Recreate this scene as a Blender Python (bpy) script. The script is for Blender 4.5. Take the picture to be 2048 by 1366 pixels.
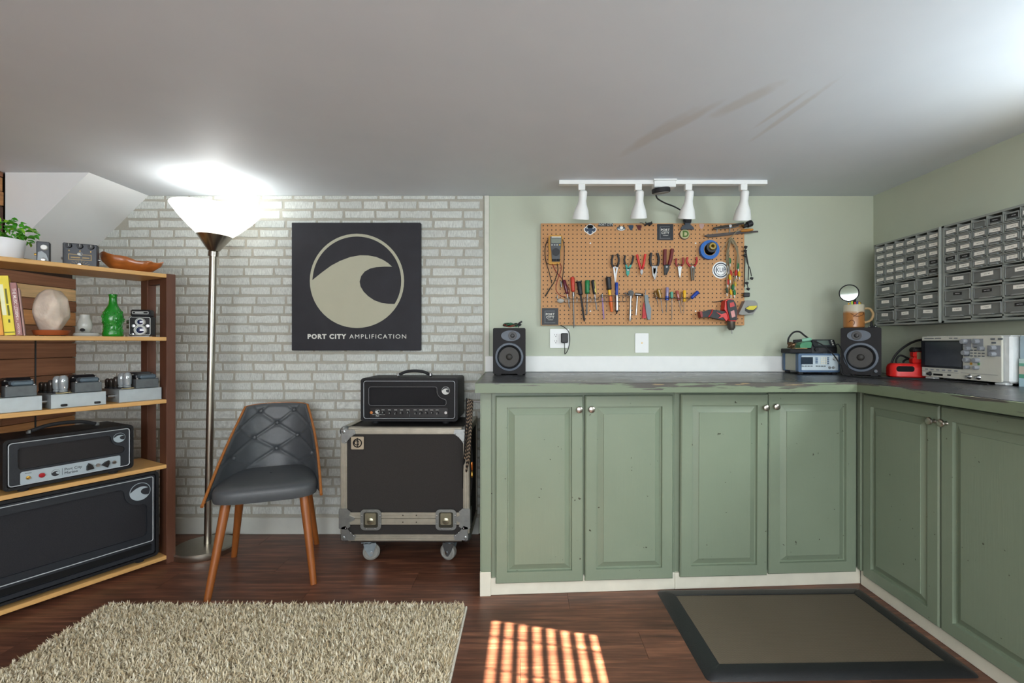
import bpy, bmesh, math, random
from math import sin, cos, pi, radians, sqrt, atan2
from mathutils import Vector, Matrix
import numpy as np
for o in list(bpy.data.objects): bpy.data.objects.remove(o)
S = bpy.context.scene
COL = S.collection
random.seed(7)
# ------------------------------------------------------------------ camera
F, CX, CY, H = 960.0, 1052.0, 685.0, 1.158        # focal length and principal point in pixels of the 2048x1366 frame
cam = bpy.data.cameras.new('camera'); cam_o = bpy.data.objects.new('camera', cam); COL.objects.link(cam_o)
cam_o.location = (0, 0, H); cam_o.rotation_euler = (pi/2, 0, 0)
cam.sensor_width = 36; cam.lens = 36*F/2048
cam.shift_x = (1024-CX)/2048; cam.shift_y = (CY-683)/2048
cam.clip_start = .02
S.camera = cam_o
# ------------------------------------------------------------------ light
S.view_settings.view_transform = 'Standard'; S.view_settings.look = 'None'
S.view_settings.exposure = 0.0; S.view_settings.gamma = 1.0; S.view_settings.use_curve_mapping = False
w = bpy.data.worlds.new('sky'); S.world = w; w.use_nodes = True
w.node_tree.nodes['Background'].inputs[0].default_value = (.62, .78, 1, 1)
w.node_tree.nodes['Background'].inputs[1].default_value = 1.5
def area(name, loc, rot, sx, sy, power, col):
    l = bpy.data.lights.new(name, 'AREA'); l.shape = 'RECTANGLE'; l.size = sx; l.size_y = sy
    l.energy = power; l.color = col
    o = bpy.data.objects.new(name, l); COL.objects.link(o); o.location = loc; o.rotation_euler = rot
    return o
area('daylight_right_window', (2.03, 1.0, 1.68), (0, radians(82), 0), .44, .9, 22, (.80, .92, 1))
area('rear_window_fill', (-.1, -2.1, 1.35), (radians(90), 0, 0), 3.2, 1.05, 104, (.93, .97, 1))  # fill light added at the unseen rear window
area('ceiling_fill_light', (-.2, -.45, 2.03), (0, 0, 0), 1.6, .6, 28, (1, .95, .87))  # added overhead fill behind the camera, no fixture modelled
sun = bpy.data.lights.new('sun', 'SUN'); sun.energy = 130; sun.angle = radians(.4); sun.color = (1, .86, .68)
sun_o = bpy.data.objects.new('sun', sun); COL.objects.link(sun_o)
sun_o.rotation_euler = Vector((-.97, .24, -.79)).to_track_quat('-Z', 'Y').to_euler()
# ------------------------------------------------------------------ helpers
def W(x, y, Y): return Vector(((x-CX)*Y/F, Y, H-(y-CY)*Y/F))       # pixel at a known depth
def lin(h):
    h = h.lstrip('#'); r = []
    for i in (0, 2, 4):
        c = int(h[i:i+2], 16)/255; r.append(c/12.92 if c <= .04045 else ((c+.055)/1.055)**2.4)
    return (r[0], r[1], r[2], 1)
MATS = {}
def mat(name, hexcol, rough=.5, metal=0, noise=(30, .06), bump=None, stretch=(1, 1, 1), spec=.5, coat=0, trans=0, emit=None, alpha=1, rnd=0, ior=1.45):
    if name in MATS: return MATS[name]
    m = bpy.data.materials.new(name); m.use_nodes = True; MATS[name] = m
    nt = m.node_tree; N = nt.nodes; L = nt.links; b = N['Principled BSDF']
    b.inputs['Roughness'].default_value = rough; b.inputs['Metallic'].default_value = metal
    b.inputs['Specular IOR Level'].default_value = spec; b.inputs['Coat Weight'].default_value = coat
    b.inputs['Transmission Weight'].default_value = trans; b.inputs['Alpha'].default_value = alpha
    b.inputs['IOR'].default_value = ior
    c = lin(hexcol)
    tc = N.new('ShaderNodeTexCoord'); mp = N.new('ShaderNodeMapping'); mp.inputs['Scale'].default_value = stretch
    L.new(tc.outputs['Object'], mp.inputs['Vector'])
    vec = mp.outputs['Vector']
    oi = None
    if rnd:
        oi = N.new('ShaderNodeObjectInfo'); ad = N.new('ShaderNodeVectorMath'); ad.operation = 'ADD'
        ml = N.new('ShaderNodeMath'); ml.operation = 'MULTIPLY'; ml.inputs[1].default_value = 37.0
        L.new(oi.outputs['Random'], ml.inputs[0]); L.new(vec, ad.inputs[0]); L.new(ml.outputs[0], ad.inputs[1]); vec = ad.outputs[0]
    nz = N.new('ShaderNodeTexNoise'); nz.inputs['Scale'].default_value = noise[0]; nz.inputs['Detail'].default_value = 4
    L.new(vec, nz.inputs['Vector'])
    mx = N.new('ShaderNodeMix'); mx.data_type = 'RGBA'
    a = noise[1]
    mx.inputs[6].default_value = tuple(max(0, v*(1-2*a)) for v in c[:3])+(1,)
    mx.inputs[7].default_value = tuple(v*(1+2*a) for v in c[:3])+(1,)
    L.new(nz.outputs['Fac'], mx.inputs[0])
    out = mx.outputs[2]
    if rnd:
        hs = N.new('ShaderNodeHueSaturation'); mr = N.new('ShaderNodeMapRange')
        mr.inputs[3].default_value = 1-rnd; mr.inputs[4].default_value = 1+rnd
        L.new(oi.outputs['Random'], mr.inputs[0]); L.new(mr.outputs[0], hs.inputs['Value']); L.new(out, hs.inputs['Color']); out = hs.outputs[0]
    L.new(out, b.inputs['Base Color'])
    if bump:
        n2 = N.new('ShaderNodeTexNoise'); n2.inputs['Scale'].default_value = bump[0]; n2.inputs['Detail'].default_value = 5
        L.new(vec, n2.inputs['Vector'])
        bp = N.new('ShaderNodeBump'); bp.inputs['Strength'].default_value = bump[1]; bp.inputs['Distance'].default_value = .004
        L.new(n2.outputs['Fac'], bp.inputs['Height']); L.new(bp.outputs[0], b.inputs['Normal'])
    if emit:
        b.inputs['Emission Color'].default_value = lin(emit[0]); b.inputs['Emission Strength'].default_value = emit[1]
    m['out'] = 0
    return m
FRONT = Matrix(((1, 0, 0, 0), (0, 0, -1, 0), (0, 1, 0, 0), (0, 0, 0, 1)))     # xy drawing -> upright plate facing the camera
def T(x, y=None, z=None): return Matrix.Translation(Vector(x) if y is None else Vector((x, y, z)))
def RZ(a): return Matrix.Rotation(a, 4, 'Z')
def RX(a): return Matrix.Rotation(a, 4, 'X')
def RY(a): return Matrix.Rotation(a, 4, 'Y')
def frame(p0, p1):
    d = (Vector(p1)-Vector(p0)); q = d.to_track_quat('Z', 'Y'); return T(Vector(p0)) @ q.to_matrix().to_4x4(), d.length
def smooth(pts, n=6):
    P = [Vector(p) for p in pts]
    if len(P) < 3: return P
    Q = [2*P[0]-P[1]]+P+[2*P[-1]-P[-2]]; R = []
    for i in range(1, len(Q)-2):
        for k in range(n):
            t = k/n; a, b, c, d = Q[i-1], Q[i], Q[i+1], Q[i+2]
            R.append(.5*((2*b)+(c-a)*t+(2*a-5*b+4*c-d)*t*t+(3*b-a-3*c+d)*t**3))
    R.append(P[-1]); return R
def rrect(w, h, r, n=4, cx=0, cy=0):
    pts = []
    for (sx, sy, a0) in ((1, 1, 0), (-1, 1, pi/2), (-1, -1, pi), (1, -1, 1.5*pi)):
        for k in range(n+1):
            a = a0+k*pi/2/n; pts.append((cx+sx*(w/2-r)+r*cos(a), cy+sy*(h/2-r)+r*sin(a)))
    return pts
def circ(r, n=24, cx=0, cy=0, ry=None): return [(cx+r*cos(2*pi*k/n), cy+(ry or r)*sin(2*pi*k/n)) for k in range(n)]
class MB:
    def __init__(s, M=None): s.v = []; s.f = []; s.M = M or Matrix()
    def add(s, vs, fs, M=None):
        o = len(s.v); A = s.M @ M if M else s.M
        s.v += [A @ Vector(v) for v in vs]; s.f += [[i+o for i in f] for f in fs]; return s
    def box(s, c, d, b=0, M=None):
        c = Vector(c); h = Vector(d)/2; vs = []; fs = []
        if b <= 0:
            for sx in (-1, 1):
                for sy in (-1, 1):
                    for sz in (-1, 1): vs.append(c+Vector((sx*h.x, sy*h.y, sz*h.z)))
            fs = [(0, 1, 3, 2), (4, 6, 7, 5), (0, 4, 5, 1), (2, 3, 7, 6), (0, 2, 6, 4), (1, 5, 7, 3)]
            return s.add(vs, fs, M)
        b = min(b, h.x*.98, h.y*.98, h.z*.98); ix = {}
        for sx in (-1, 1):
            for sy in (-1, 1):
                for sz in (-1, 1):
                    for ax in range(3):
                        p = [sx*(h.x-b), sy*(h.y-b), sz*(h.z-b)]; p[ax] = (sx, sy, sz)[ax]*h[ax]
                        ix[(sx, sy, sz, ax)] = len(vs); vs.append(c+Vector(p))
        for ax in range(3):
            for sg in (-1, 1):
                q = []
                for (a, bb) in ((-1, -1), (1, -1), (1, 1), (-1, 1)):
                    k = [0, 0, 0]; k[ax] = sg; k[(ax+1) % 3] = a; k[(ax+2) % 3] = bb; q.append(ix[(k[0], k[1], k[2], ax)])
                fs.append(q)
        for ax in range(3):
            a1, a2 = (ax+1) % 3, (ax+2) % 3
            for s1 in (-1, 1):
                for s2 in (-1, 1):
                    q = []
                    for (t, A) in ((-1, a1), (1, a1), (1, a2), (-1, a2)):
                        k = [0, 0, 0]; k[ax] = t; k[a1] = s1; k[a2] = s2; q.append(ix[(k[0], k[1], k[2], A)])
                    fs.append(q)
        for sx in (-1, 1):
            for sy in (-1, 1):
                for sz in (-1, 1): fs.append([ix[(sx, sy, sz, a)] for a in range(3)])
        return s.add(vs, fs, M)
    def lathe(s, prof, n=20, M=None, sx=1, sy=1):
        vs = []; fs = []; m = len(prof)
        for k in range(n):
            a = 2*pi*k/n
            for (r, z) in prof: vs.append((r*cos(a)*sx, r*sin(a)*sy, z))
        for k in range(n):
            k2 = (k+1) % n
            for j in range(m-1): fs.append((k*m+j, k2*m+j, k2*m+j+1, k*m+j+1))
        if prof[0][0] > 1e-6: fs.append([k*m for k in range(n)])
        if prof[-1][0] > 1e-6: fs.append([k*m+m-1 for k in range(n)])
        return s.add(vs, fs, M)
    def cyl(s, p0, p1, r0, r1=None, n=14, M=None):
        A, l = frame(p0, p1); r1 = r0 if r1 is None else r1
        return s.lathe([(r0, 0), (r1, l)], n, (M @ A) if M else A)
    def rod(s, p0, p1, prof, n=14, M=None):                       # prof: (t along 0..1, radius)
        A, l = frame(p0, p1); return s.lathe([(r, t*l) for (t, r) in prof], n, (M @ A) if M else A)
    def tube(s, pts, r, n=8, sm=6, M=None):
        P = smooth(pts, sm) if sm else [Vector(p) for p in pts]; m = len(P); vs = []; fs = []; up = None
        for i, p in enumerate(P):
            t = (P[min(i+1, m-1)]-P[max(i-1, 0)])
            if t.length < 1e-9: t = Vector((0, 0, 1))
            t.normalize()
            if up is None: up = Vector((0, 0, 1)) if abs(t.z) < .9 else Vector((1, 0, 0))
            x = t.cross(up)
            if x.length < 1e-6: x = t.orthogonal()
            x.normalize(); y = x.cross(t); up = y
            rr = r(i/(m-1)) if callable(r) else r
            for k in range(n): vs.append(p+x*rr*cos(2*pi*k/n)+y*rr*sin(2*pi*k/n))
        for i in range(m-1):
            for k in range(n): fs.append((i*n+k, i*n+(k+1) % n, (i+1)*n+(k+1) % n, (i+1)*n+k))
        fs.append(list(range(n))); fs.append([(m-1)*n+k for k in range(n)])
        return s.add(vs, fs, M)
    def prism(s, poly, z0, z1, M=None):
        n = len(poly); vs = [(p[0], p[1], z0) for p in poly]+[(p[0], p[1], z1) for p in poly]
        fs = [list(range(n))[::-1], list(range(n, 2*n))]+[(i, (i+1) % n, n+(i+1) % n, n+i) for i in range(n)]
        return s.add(vs, fs, M)
    def ball(s, c, r, sc=(1, 1, 1), n=12, M=None):
        A = T(Vector(c)) @ Matrix.Diagonal((*sc, 1)); m = max(6, n//2+2)
        pr = [(r*sin(pi*j/m) if 0 < j < m else 0, -r*cos(pi*j/m)) for j in range(m+1)]
        return s.lathe(pr, n, (M @ A) if M else A)
    def torus(s, R, r, n=24, k=8, M=None, arc=2*pi):
        pts = [(R*cos(arc*i/n), R*sin(arc*i/n), 0) for i in range(n+1)]
        return s.tube(pts, r, k, 0, M)
    def grid(s, rows, M=None, closed=False):
        a, b = len(rows), len(rows[0]); vs = [p for r in rows for p in r]; fs = []
        for i in range(a-1):
            for j in range(b if closed else b-1): fs.append((i*b+j, i*b+(j+1) % b, (i+1)*b+(j+1) % b, (i+1)*b+j))
        return s.add(vs, fs, M)
    def build(s, name, m, parent=None, loc=None, ang=35, recalc=True, kind=None):
        me = bpy.data.meshes.new(name); L = Vector(loc) if loc is not None else Vector((0, 0, 0))
        me.from_pydata([tuple(v-L) for v in s.v], [], s.f)
        bm = bmesh.new(); bm.from_mesh(me)
        bmesh.ops.remove_doubles(bm, verts=bm.verts, dist=1e-6)
        if recalc: bmesh.ops.recalc_face_normals(bm, faces=bm.faces)
        bm.to_mesh(me); bm.free()
        me.polygons.foreach_set('use_smooth', [True]*len(me.polygons))
        if ang < 180: me.set_sharp_from_angle(angle=radians(ang))
        if m: me.materials.append(m)
        o = bpy.data.objects.new(name, me); COL.objects.link(o); o.location = L
        if parent: o.parent = parent
        if kind: o['kind'] = kind
        return o
def tag(o, label, cat, group=None):
    o['label'] = label; o['category'] = cat
    if group: o['group'] = group
    return o
def thing(name, label, cat, loc=(0, 0, 0), rz=0, group=None):
    o = bpy.data.objects.new(name, None); COL.objects.link(o); o.location = loc; o.rotation_euler = (0, 0, rz)
    o.empty_display_size = .05
    return tag(o, label, cat, group)
def struct(o): o['kind'] = 'structure'; return o
def from_curve(cu, name, m, parent, M):
    t = bpy.data.objects.new('tmp', cu); COL.objects.link(t)
    dg = bpy.context.evaluated_depsgraph_get()
    me = bpy.data.meshes.new_from_object(t.evaluated_get(dg)); bpy.data.objects.remove(t)
    me.transform(M); me.materials.clear(); me.materials.append(m); me.name = name
    o = bpy.data.objects.new(name, me); COL.objects.link(o)
    if parent: o.parent = parent
    return o
def text(body, size, m, parent, M, bold=0, name='lettering', align='CENTER', space=1.0, ext=.0004, sx=1):
    cu = bpy.data.curves.new('txt', 'FONT'); cu.body = body; cu.size = size; cu.align_x = align; cu.align_y = 'CENTER'
    cu.offset = bold; cu.extrude = ext; cu.space_character = space; cu.resolution_u = 3
    return from_curve(cu, name, m, parent, M @ Matrix.Diagonal((sx, 1, 1, 1)))
def plate(outer, holes, th, name, m, parent, M):                   # flat plate with real openings
    cu = bpy.data.curves.new('pl', 'CURVE'); cu.dimensions = '2D'; cu.fill_mode = 'BOTH'; cu.extrude = th/2
    for p in [outer]+holes:
        sp = cu.splines.new('POLY'); sp.points.add(len(p)-1); sp.use_cyclic_u = True
        for k, q in enumerate(p): sp.points[k].co = (q[0], q[1], 0, 1)
    return from_curve(cu, name, m, parent, M)
# shared materials
M_black = mat('black_plastic', '1b1b1d', .45); M_rub = mat('black_rubber', '202022', .7)
M_chrome = mat('chrome', 'a8a8a8', .3, 1); M_nickel = mat('satin_nickel', 'b9b3aa', .32, 1)
M_steel = mat('tool_steel', '8a8a8a', .4, 1); M_alu = mat('aluminium', 'b4b8ba', .45, .85, (60, .08))
M_white = mat('white_paint', 'e9ebe8', .45, 0, (20, .02)); M_wplast = mat('white_plastic', 'eef0ee', .4, 0, (20, .01))
M_dark = mat('dark_void', '0b0b0c', .9); M_red = mat('red_plastic', 'd0201c', .35); M_cord = mat('black_cord', '161617', .5)
M_yel = mat('yellow_plastic', 'e0b020', .4); M_gry = mat('grey_plastic', '5d646a', .5); M_silver = mat('silver_print', 'c9ccc8', .5)
M_brass = mat('brass', 'b8924a', .3, 1)
# ------------------------------------------------------------------ room shell
WY, XL, XR, ZC, YB = 2.91, -2.73, 2.106, 2.046, -2.2
def node_mat(name):
    m = bpy.data.materials.new(name); m.use_nodes = True; MATS[name] = m
    return m, m.node_tree.nodes, m.node_tree.links, m.node_tree.nodes['Principled BSDF']
# walls and ceiling
M_sage = mat('sage_wall_paint', 'b7beab', .55, 0, (6, .02), (160, .05))
M_ceil, N, L, b = node_mat('ceiling_paint'); b.inputs['Roughness'].default_value = .6
tc = N.new('ShaderNodeTexCoord'); nz = N.new('ShaderNodeTexNoise'); nz.inputs['Scale'].default_value = 5
L.new(tc.outputs['Object'], nz.inputs['Vector'])
mx = N.new('ShaderNodeMix'); mx.data_type = 'RGBA'; mx.inputs[6].default_value = lin('d6dde3'); mx.inputs[7].default_value = lin('dee4e9')
L.new(nz.outputs['Fac'], mx.inputs[0]); cur = mx.outputs[2]
for (x0, y0, ang, lx, ly) in ((.55, 2.05, -1.17, .26, .045), (.64, 1.93, -1.12, .2, .03), (.80, 1.77, -1.07, .17, .042), (1.02, 1.88, -1.45, .27, .018), (.97, 1.84, -1.40, .16, .014)):   # touch-up paint streaks
    mp = N.new('ShaderNodeMapping'); mp.vector_type = 'TEXTURE'; mp.inputs['Location'].default_value = (x0, y0, 0); mp.inputs['Rotation'].default_value = (0, 0, ang)
    mp.inputs['Scale'].default_value = (lx, ly, 1); L.new(tc.outputs['Object'], mp.inputs['Vector'])
    n3 = N.new('ShaderNodeTexNoise'); n3.inputs['Scale'].default_value = 18; L.new(tc.outputs['Object'], n3.inputs['Vector'])
    vl = N.new('ShaderNodeVectorMath'); vl.operation = 'LENGTH'
    cb = N.new('ShaderNodeCombineXYZ'); sp = N.new('ShaderNodeSeparateXYZ'); L.new(mp.outputs[0], sp.inputs[0]); L.new(sp.outputs[0], cb.inputs[0]); L.new(sp.outputs[1], cb.inputs[1]); L.new(cb.outputs[0], vl.inputs[0])
    ad = N.new('ShaderNodeMath'); ad.operation = 'MULTIPLY_ADD'; ad.inputs[1].default_value = .5; L.new(n3.outputs['Fac'], ad.inputs[0]); L.new(vl.outputs['Value'], ad.inputs[2])
    mr = N.new('ShaderNodeMapRange'); mr.inputs[1].default_value = .75; mr.inputs[2].default_value = 1.3; mr.inputs[3].default_value = .8; mr.inputs[4].default_value = 0
    L.new(ad.outputs[0], mr.inputs[0])
    m2 = N.new('ShaderNodeMix'); m2.data_type = 'RGBA'; m2.inputs[7].default_value = lin('cdcecc'); L.new(mr.outputs[0], m2.inputs[0]); L.new(cur, m2.inputs[6]); cur = m2.outputs[2]
L.new(cur, b.inputs['Base Color'])
wb = struct(MB().box(((XL+XR)/2, WY+.05, ZC/2), (XR-XL+.2, .1, ZC)).build('wall_back', M_sage))
struct(MB().box(((XL+XR)/2, (YB+WY)/2, ZC+.05), (XR-XL+.2, WY-YB+.2, .1)).build('ceiling', M_ceil))
wl = struct(MB().box((XL-.07, (YB+WY)/2, ZC/2), (.1, WY-YB, ZC)).build('wall_left', mat('wall_backing', '3a2a20', .9)))
m = MB(); Y0, Y1, Z0, Z1 = .52, 1.47, 1.45, 1.93
m.box((XR+.05, (YB+Y0)/2, ZC/2), (.1, Y0-YB, ZC)).box((XR+.05, (Y1+WY)/2, ZC/2), (.1, WY-Y1, ZC))
m.box((XR+.05, (Y0+Y1)/2, Z0/2), (.1, Y1-Y0, Z0)).box((XR+.05, (Y0+Y1)/2, (Z1+ZC)/2), (.1, Y1-Y0, ZC-Z1))
struct(m.build('wall_right', M_sage))
m = MB(); RX0, RX1, RZ0, RZ1 = -1.8, 1.6, .8, 1.9
m.box(((XL+RX0)/2, YB-.05, ZC/2), (RX0-XL, .1, ZC)).box(((XR+RX1)/2, YB-.05, ZC/2), (XR-RX1, .1, ZC))
m.box(((RX0+RX1)/2, YB-.05, RZ0/2), (RX1-RX0, .1, RZ0)).box(((RX0+RX1)/2, YB-.05, (RZ1+ZC)/2), (RX1-RX0, .1, ZC-RZ1))
struct(m.build('wall_rear', M_sage))
# windows behind the frame
w1 = bpy.data.objects.new('window_1', None); COL.objects.link(w1); struct(w1)
m = MB()
for z in (Z0+.015, Z1-.015): m.box((XR+.05, (Y0+Y1)/2, z), (.08, Y1-Y0, .03))
for y in (Y0+.015, Y1-.015): m.box((XR+.05, y, (Z0+Z1)/2), (.08, .03, Z1-Z0))
m.build('window_frame', M_white, w1)
M_blind = mat('blind_slat', 'f0efe8', .5, 0, (20, .02))
sl = None
for k in range(9):
    z = Z0+.05+k*.0455
    if sl is None:
        sl = MB().box((0, 0, 0), (.027, Y1-Y0-.07, .0012), M=RY(radians(22))).build('slat', M_blind, w1)
        o = sl
    else:
        o = sl.copy(); COL.objects.link(o)
    o.location = (XR+.03, (Y0+Y1)/2, z)
for y in np.arange(Y1-.14, Y0, -.19): MB().box((XR+.045, y, (Z0+Z1)/2), (.004, .009, Z1-Z0-.06)).build('ladder_tape', M_blind, w1)
w2 = bpy.data.objects.new('window_2', None); COL.objects.link(w2); struct(w2)
m = MB()
for z in (RZ0+.02, RZ1-.02): m.box(((RX0+RX1)/2, YB-.05, z), (RX1-RX0, .08, .04))
for x in (RX0+.02, -.7, .5, RX1-.02): m.box((x, YB-.05, (RZ0+RZ1)/2), (.04, .08, RZ1-RZ0))
m.build('window_frame', M_white, w2)
# sloping soffit under the stairs, upper left
M_soff = mat('soffit_white', 'eceeee', .6, 0, (8, .015))
m = MB(); pr = [(-2.283, ZC), (-2.72, 1.615), (-2.72, ZC)]
n = 3; ys = (2.507, WY-.001)
m.add([(p[0], ys[0], p[1]) for p in pr]+[(p[0], ys[1], p[1]) for p in pr], [(0, 1, 2), (3, 5, 4), (0, 3, 4, 1), (1, 4, 5, 2), (2, 5, 3, 0)])
struct(m.build('trim_3', M_soff))
# floor with laminate planks
M_plank, N, L, b = node_mat('dark_laminate'); b.inputs['Roughness'].default_value = .36
oi = N.new('ShaderNodeObjectInfo'); tc = N.new('ShaderNodeTexCoord')
geo = N.new('ShaderNodeNewGeometry')
ml = N.new('ShaderNodeMath'); ml.operation = 'MULTIPLY'; ml.inputs[1].default_value = 53; L.new(oi.outputs['Random'], ml.inputs[0])
ad = N.new('ShaderNodeVectorMath'); ad.operation = 'ADD'; L.new(geo.outputs['Position'], ad.inputs[0]); L.new(ml.outputs[0], ad.inputs[1])
mp = N.new('ShaderNodeMapping'); mp.inputs['Scale'].default_value = (1.6, 26, 1); L.new(ad.outputs[0], mp.inputs['Vector'])
nz = N.new('ShaderNodeTexNoise'); nz.inputs['Scale'].default_value = 2.2; nz.inputs['Detail'].default_value = 8; nz.inputs['Roughness'].default_value = .65; L.new(mp.outputs[0], nz.inputs['Vector'])
cr = N.new('ShaderNodeValToRGB'); cr.color_ramp.elements[0].position = .28; cr.color_ramp.elements[0].color = lin('40281e'); cr.color_ramp.elements[1].position = .75; cr.color_ramp.elements[1].color = lin('94634a')
e = cr.color_ramp.elements.new(.5); e.color = lin('633f30'); L.new(nz.outputs['Fac'], cr.inputs[0])
n2 = N.new('ShaderNodeTexNoise'); n2.inputs['Scale'].default_value = 3.5; L.new(ad.outputs[0], n2.inputs['Vector'])
hs = N.new('ShaderNodeHueSaturation'); mr = N.new('ShaderNodeMapRange'); mr.inputs[1].default_value = .3; mr.inputs[2].default_value = .7; mr.inputs[3].default_value = .75; mr.inputs[4].default_value = 1.3
L.new(n2.outputs['Fac'], mr.inputs[0]); L.new(mr.outputs[0], hs.inputs['Value']); L.new(cr.outputs[0], hs.inputs['Color']); L.new(hs.outputs[0], b.inputs['Base Color'])
bp = N.new('ShaderNodeBump'); bp.inputs['Strength'].default_value = .12; bp.inputs['Distance'].default_value = .002; L.new(nz.outputs['Fac'], bp.inputs['Height']); L.new(bp.outputs[0], b.inputs['Normal'])
fl = struct(MB().box(((XL+XR)/2, (YB+WY)/2, -.06), (XR-XL+.2, WY-YB+.2, .1)).build('floor', mat('floor_joint', '140d0a', .8)))
pm = None; pw = .165; y = WY; row = 0
while y > YB+.02:
    hgt = min(pw, y-YB); x = XL-((row*.47) % 1.2)
    while x < XR:
        a, c = max(x, XL), min(x+1.2, XR)
        if c-a > .03:
            if pm is None:
                o = MB().box((0, 0, -.005), (1, 1, .01)).build('plank', M_plank, fl); pm = o
            else: o = pm.copy(); COL.objects.link(o)
            o.location = ((a+c)/2, y-hgt/2, 0); o.scale = (c-a-.0012, hgt-.0012, 1)
        x += 1.2
    y -= hgt; row += 1
# faux brick facing
M_mort = mat('brick_mortar', 'aba89c', .85, 0, (70, .06), (220, .4))
M_brick = mat('whitewashed_brick', 'cfd3cd', .7, 0, (48, .26), (75, .9), rnd=.07)
BX1 = (968-CX)*WY/F
MB().box(((XL+BX1)/2, WY-.003, (.1+ZC)/2), (BX1-XL, .006, ZC-.1)).build('mortar_panel', M_mort, wb)
meshes = []
for k in range(5):
    rg = random.Random(40+k); gx, gz = 6, 4; rows = []
    for i in range(gz):
        r = []
        for j in range(gx):
            ex, ez = (j in (0, gx-1)), (i in (0, gz-1))
            d = .0005 if (ex or ez) else .0052+rg.uniform(-.0006, .0006)
            r.append((-.5+j/(gx-1)+rg.uniform(-.012, .012)*(1 if ex else 0), -d, -.0225+.045*i/(gz-1)+rg.uniform(-.0022, .0022)))
        rows.append(r)
    for r in rows:          # pull the second ring close to the edge so the faces stay flat
        r[1] = (r[0][0]+.016, r[1][1], r[1][2]); r[-2] = (r[-1][0]-.016, r[-2][1], r[-2][2])
    for j in range(gx):
        rows[1][j] = (rows[1][j][0], rows[1][j][1], rows[0][j][2]+.003); rows[-2][j] = (rows[-2][j][0], rows[-2][j][1], rows[-1][j][2]-.003)
    o = MB().grid(rows).build('brick_shape', M_brick, recalc=False, ang=12); meshes.append(o.data); bpy.data.objects.remove(o)
bricks = []; rp = .0577; z = ZC-.012-.023+.0577*.62; row = 0
while z > .12:
    rg = random.Random(row*13+1); x = XL-.1*rg.random()
    while x < BX1:
        ln = rg.choice((.186, .192, .19, .145, .18)); a, c = max(x, XL+.003), min(x+ln, BX1)
        if c-a > .03 and z+.023 < ZC+.03: bricks.append(((a+c)/2, z, c-a-.0125))
        x += ln
    z -= rp; row += 1
def vis(bx, bz):
    s = F/WY; px, py = CX+bx*s, CY+(H-bz)*s
    if 620 < px < 806 and 462 < py < 684: return -1            # behind the canvas sign
    if bz > 2.046-.9*(-2.30-bx) and bx < -2.30: return -1      # inside the soffit
    v = 1.0
    if 700 < px < 945 and py > 770: v = .1
    if px < 330 and py > 560: v = .35
    if 440 < px < 640 and 820 < py < 1000: v = .2
    if 415 < px < 430: v = .8
    return v+random.random()*.001
rank = sorted([(vis(b_[0], b_[1]), b_) for b_ in bricks], reverse=True)
rank = [r for r in rank if r[0] > 0]
for i, (v, (bx, bz, ln)) in enumerate(rank[:300]):
    o = bpy.data.objects.new('brick', meshes[i % 5]); COL.objects.link(o); o.parent = wb
    hz = min(1, max(.2, (ZC-.001-(bz-.023))/.046)) if bz+.023 > ZC else 1
    o.location = (bx, WY-.004, bz if hz == 1 else bz-.023+.023*hz); o.scale = (ln, 1, hz)
bm = MB()
for i, (v, (bx, bz, ln)) in enumerate(rank[300:]):
    me = meshes[i % 5]; hz = min(1, max(.2, (ZC-.001-(bz-.023))/.046)) if bz+.023 > ZC else 1
    bm.add([(p.co.x*ln, p.co.y, p.co.z*hz) for p in me.vertices], [tuple(p.vertices) for p in me.polygons], T(bx, WY-.004, bz if hz == 1 else bz-.023+.023*hz))
bm.build('brick_remainder', M_brick, wb, recalc=False, ang=12, kind='stuff')
struct(MB().box((((970+978)/2-CX)*WY/F, WY-.008, (.98+ZC)/2), (.026, .016, ZC-.985)).build('trim_1', mat('trim_pale', 'cfcfc4', .6, 0, (30, .05))))
struct(MB().box(((XL+BX1)/2, WY-.0075, .05), (BX1-XL-.06, .015, .10), .003).build('baseboard_back', mat('baseboard_paint', 'c6c8c0', .5, 0, (20, .03))))
struct(MB().box((((971-CX)*WY/F+XR)/2, WY-.011, 1.029), (XR-(971-CX)*WY/F, .02, .096), .003).build('trim_2', M_white))
# reclaimed wood cladding on the left wall
woods = [mat('reclaimed_'+n_, c_, .6, 0, (6, .24), (14, .3), (1, .3, 1), rnd=.15) for n_, c_ in (('umber', '80563c'), ('amber', 'bd8654'), ('walnut', '6b4632'), ('russet', '8f6044'), ('pine', 'dcb684'), ('bark', '5c4032'))]
shapes = [MB().box((.0, 0, 0), (1, 1, 1), .03).build('x', w_) for w_ in woods]
z = 0; rg = random.Random(5); row = 0
while z < ZC-.02:
    hgt = rg.choice((.065, .085, .10, .075)); zt = min(ZC, z+hgt)
    if 1.39 < z+hgt/2 < 1.50: zt = z+.072
    y = 2.905
    while y > .4:
        ln = rg.uniform(.35, .9); y0 = max(.4, y-ln)
        lim = 2.905 if zt < 1.60 else 2.50
        a, c = y0, min(y, lim)
        if c-a > .02:
            k = rg.choice((0, 0, 1, 1, 2, 3, 3, 5)) if not (1.39 < (z+zt)/2 < 1.50) else 4
            th = .02+rg.uniform(0, .012)
            o = bpy.data.objects.new('plank', shapes[k].data); COL.objects.link(o); o.parent = wl
            o.location = (XL-.02+th/2, (a+c)/2, (z+zt)/2); o.scale = (th, c-a-.002, zt-z-.003)
        y = y0
    z = zt
for s_ in shapes: bpy.data.objects.remove(s_)
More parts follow.
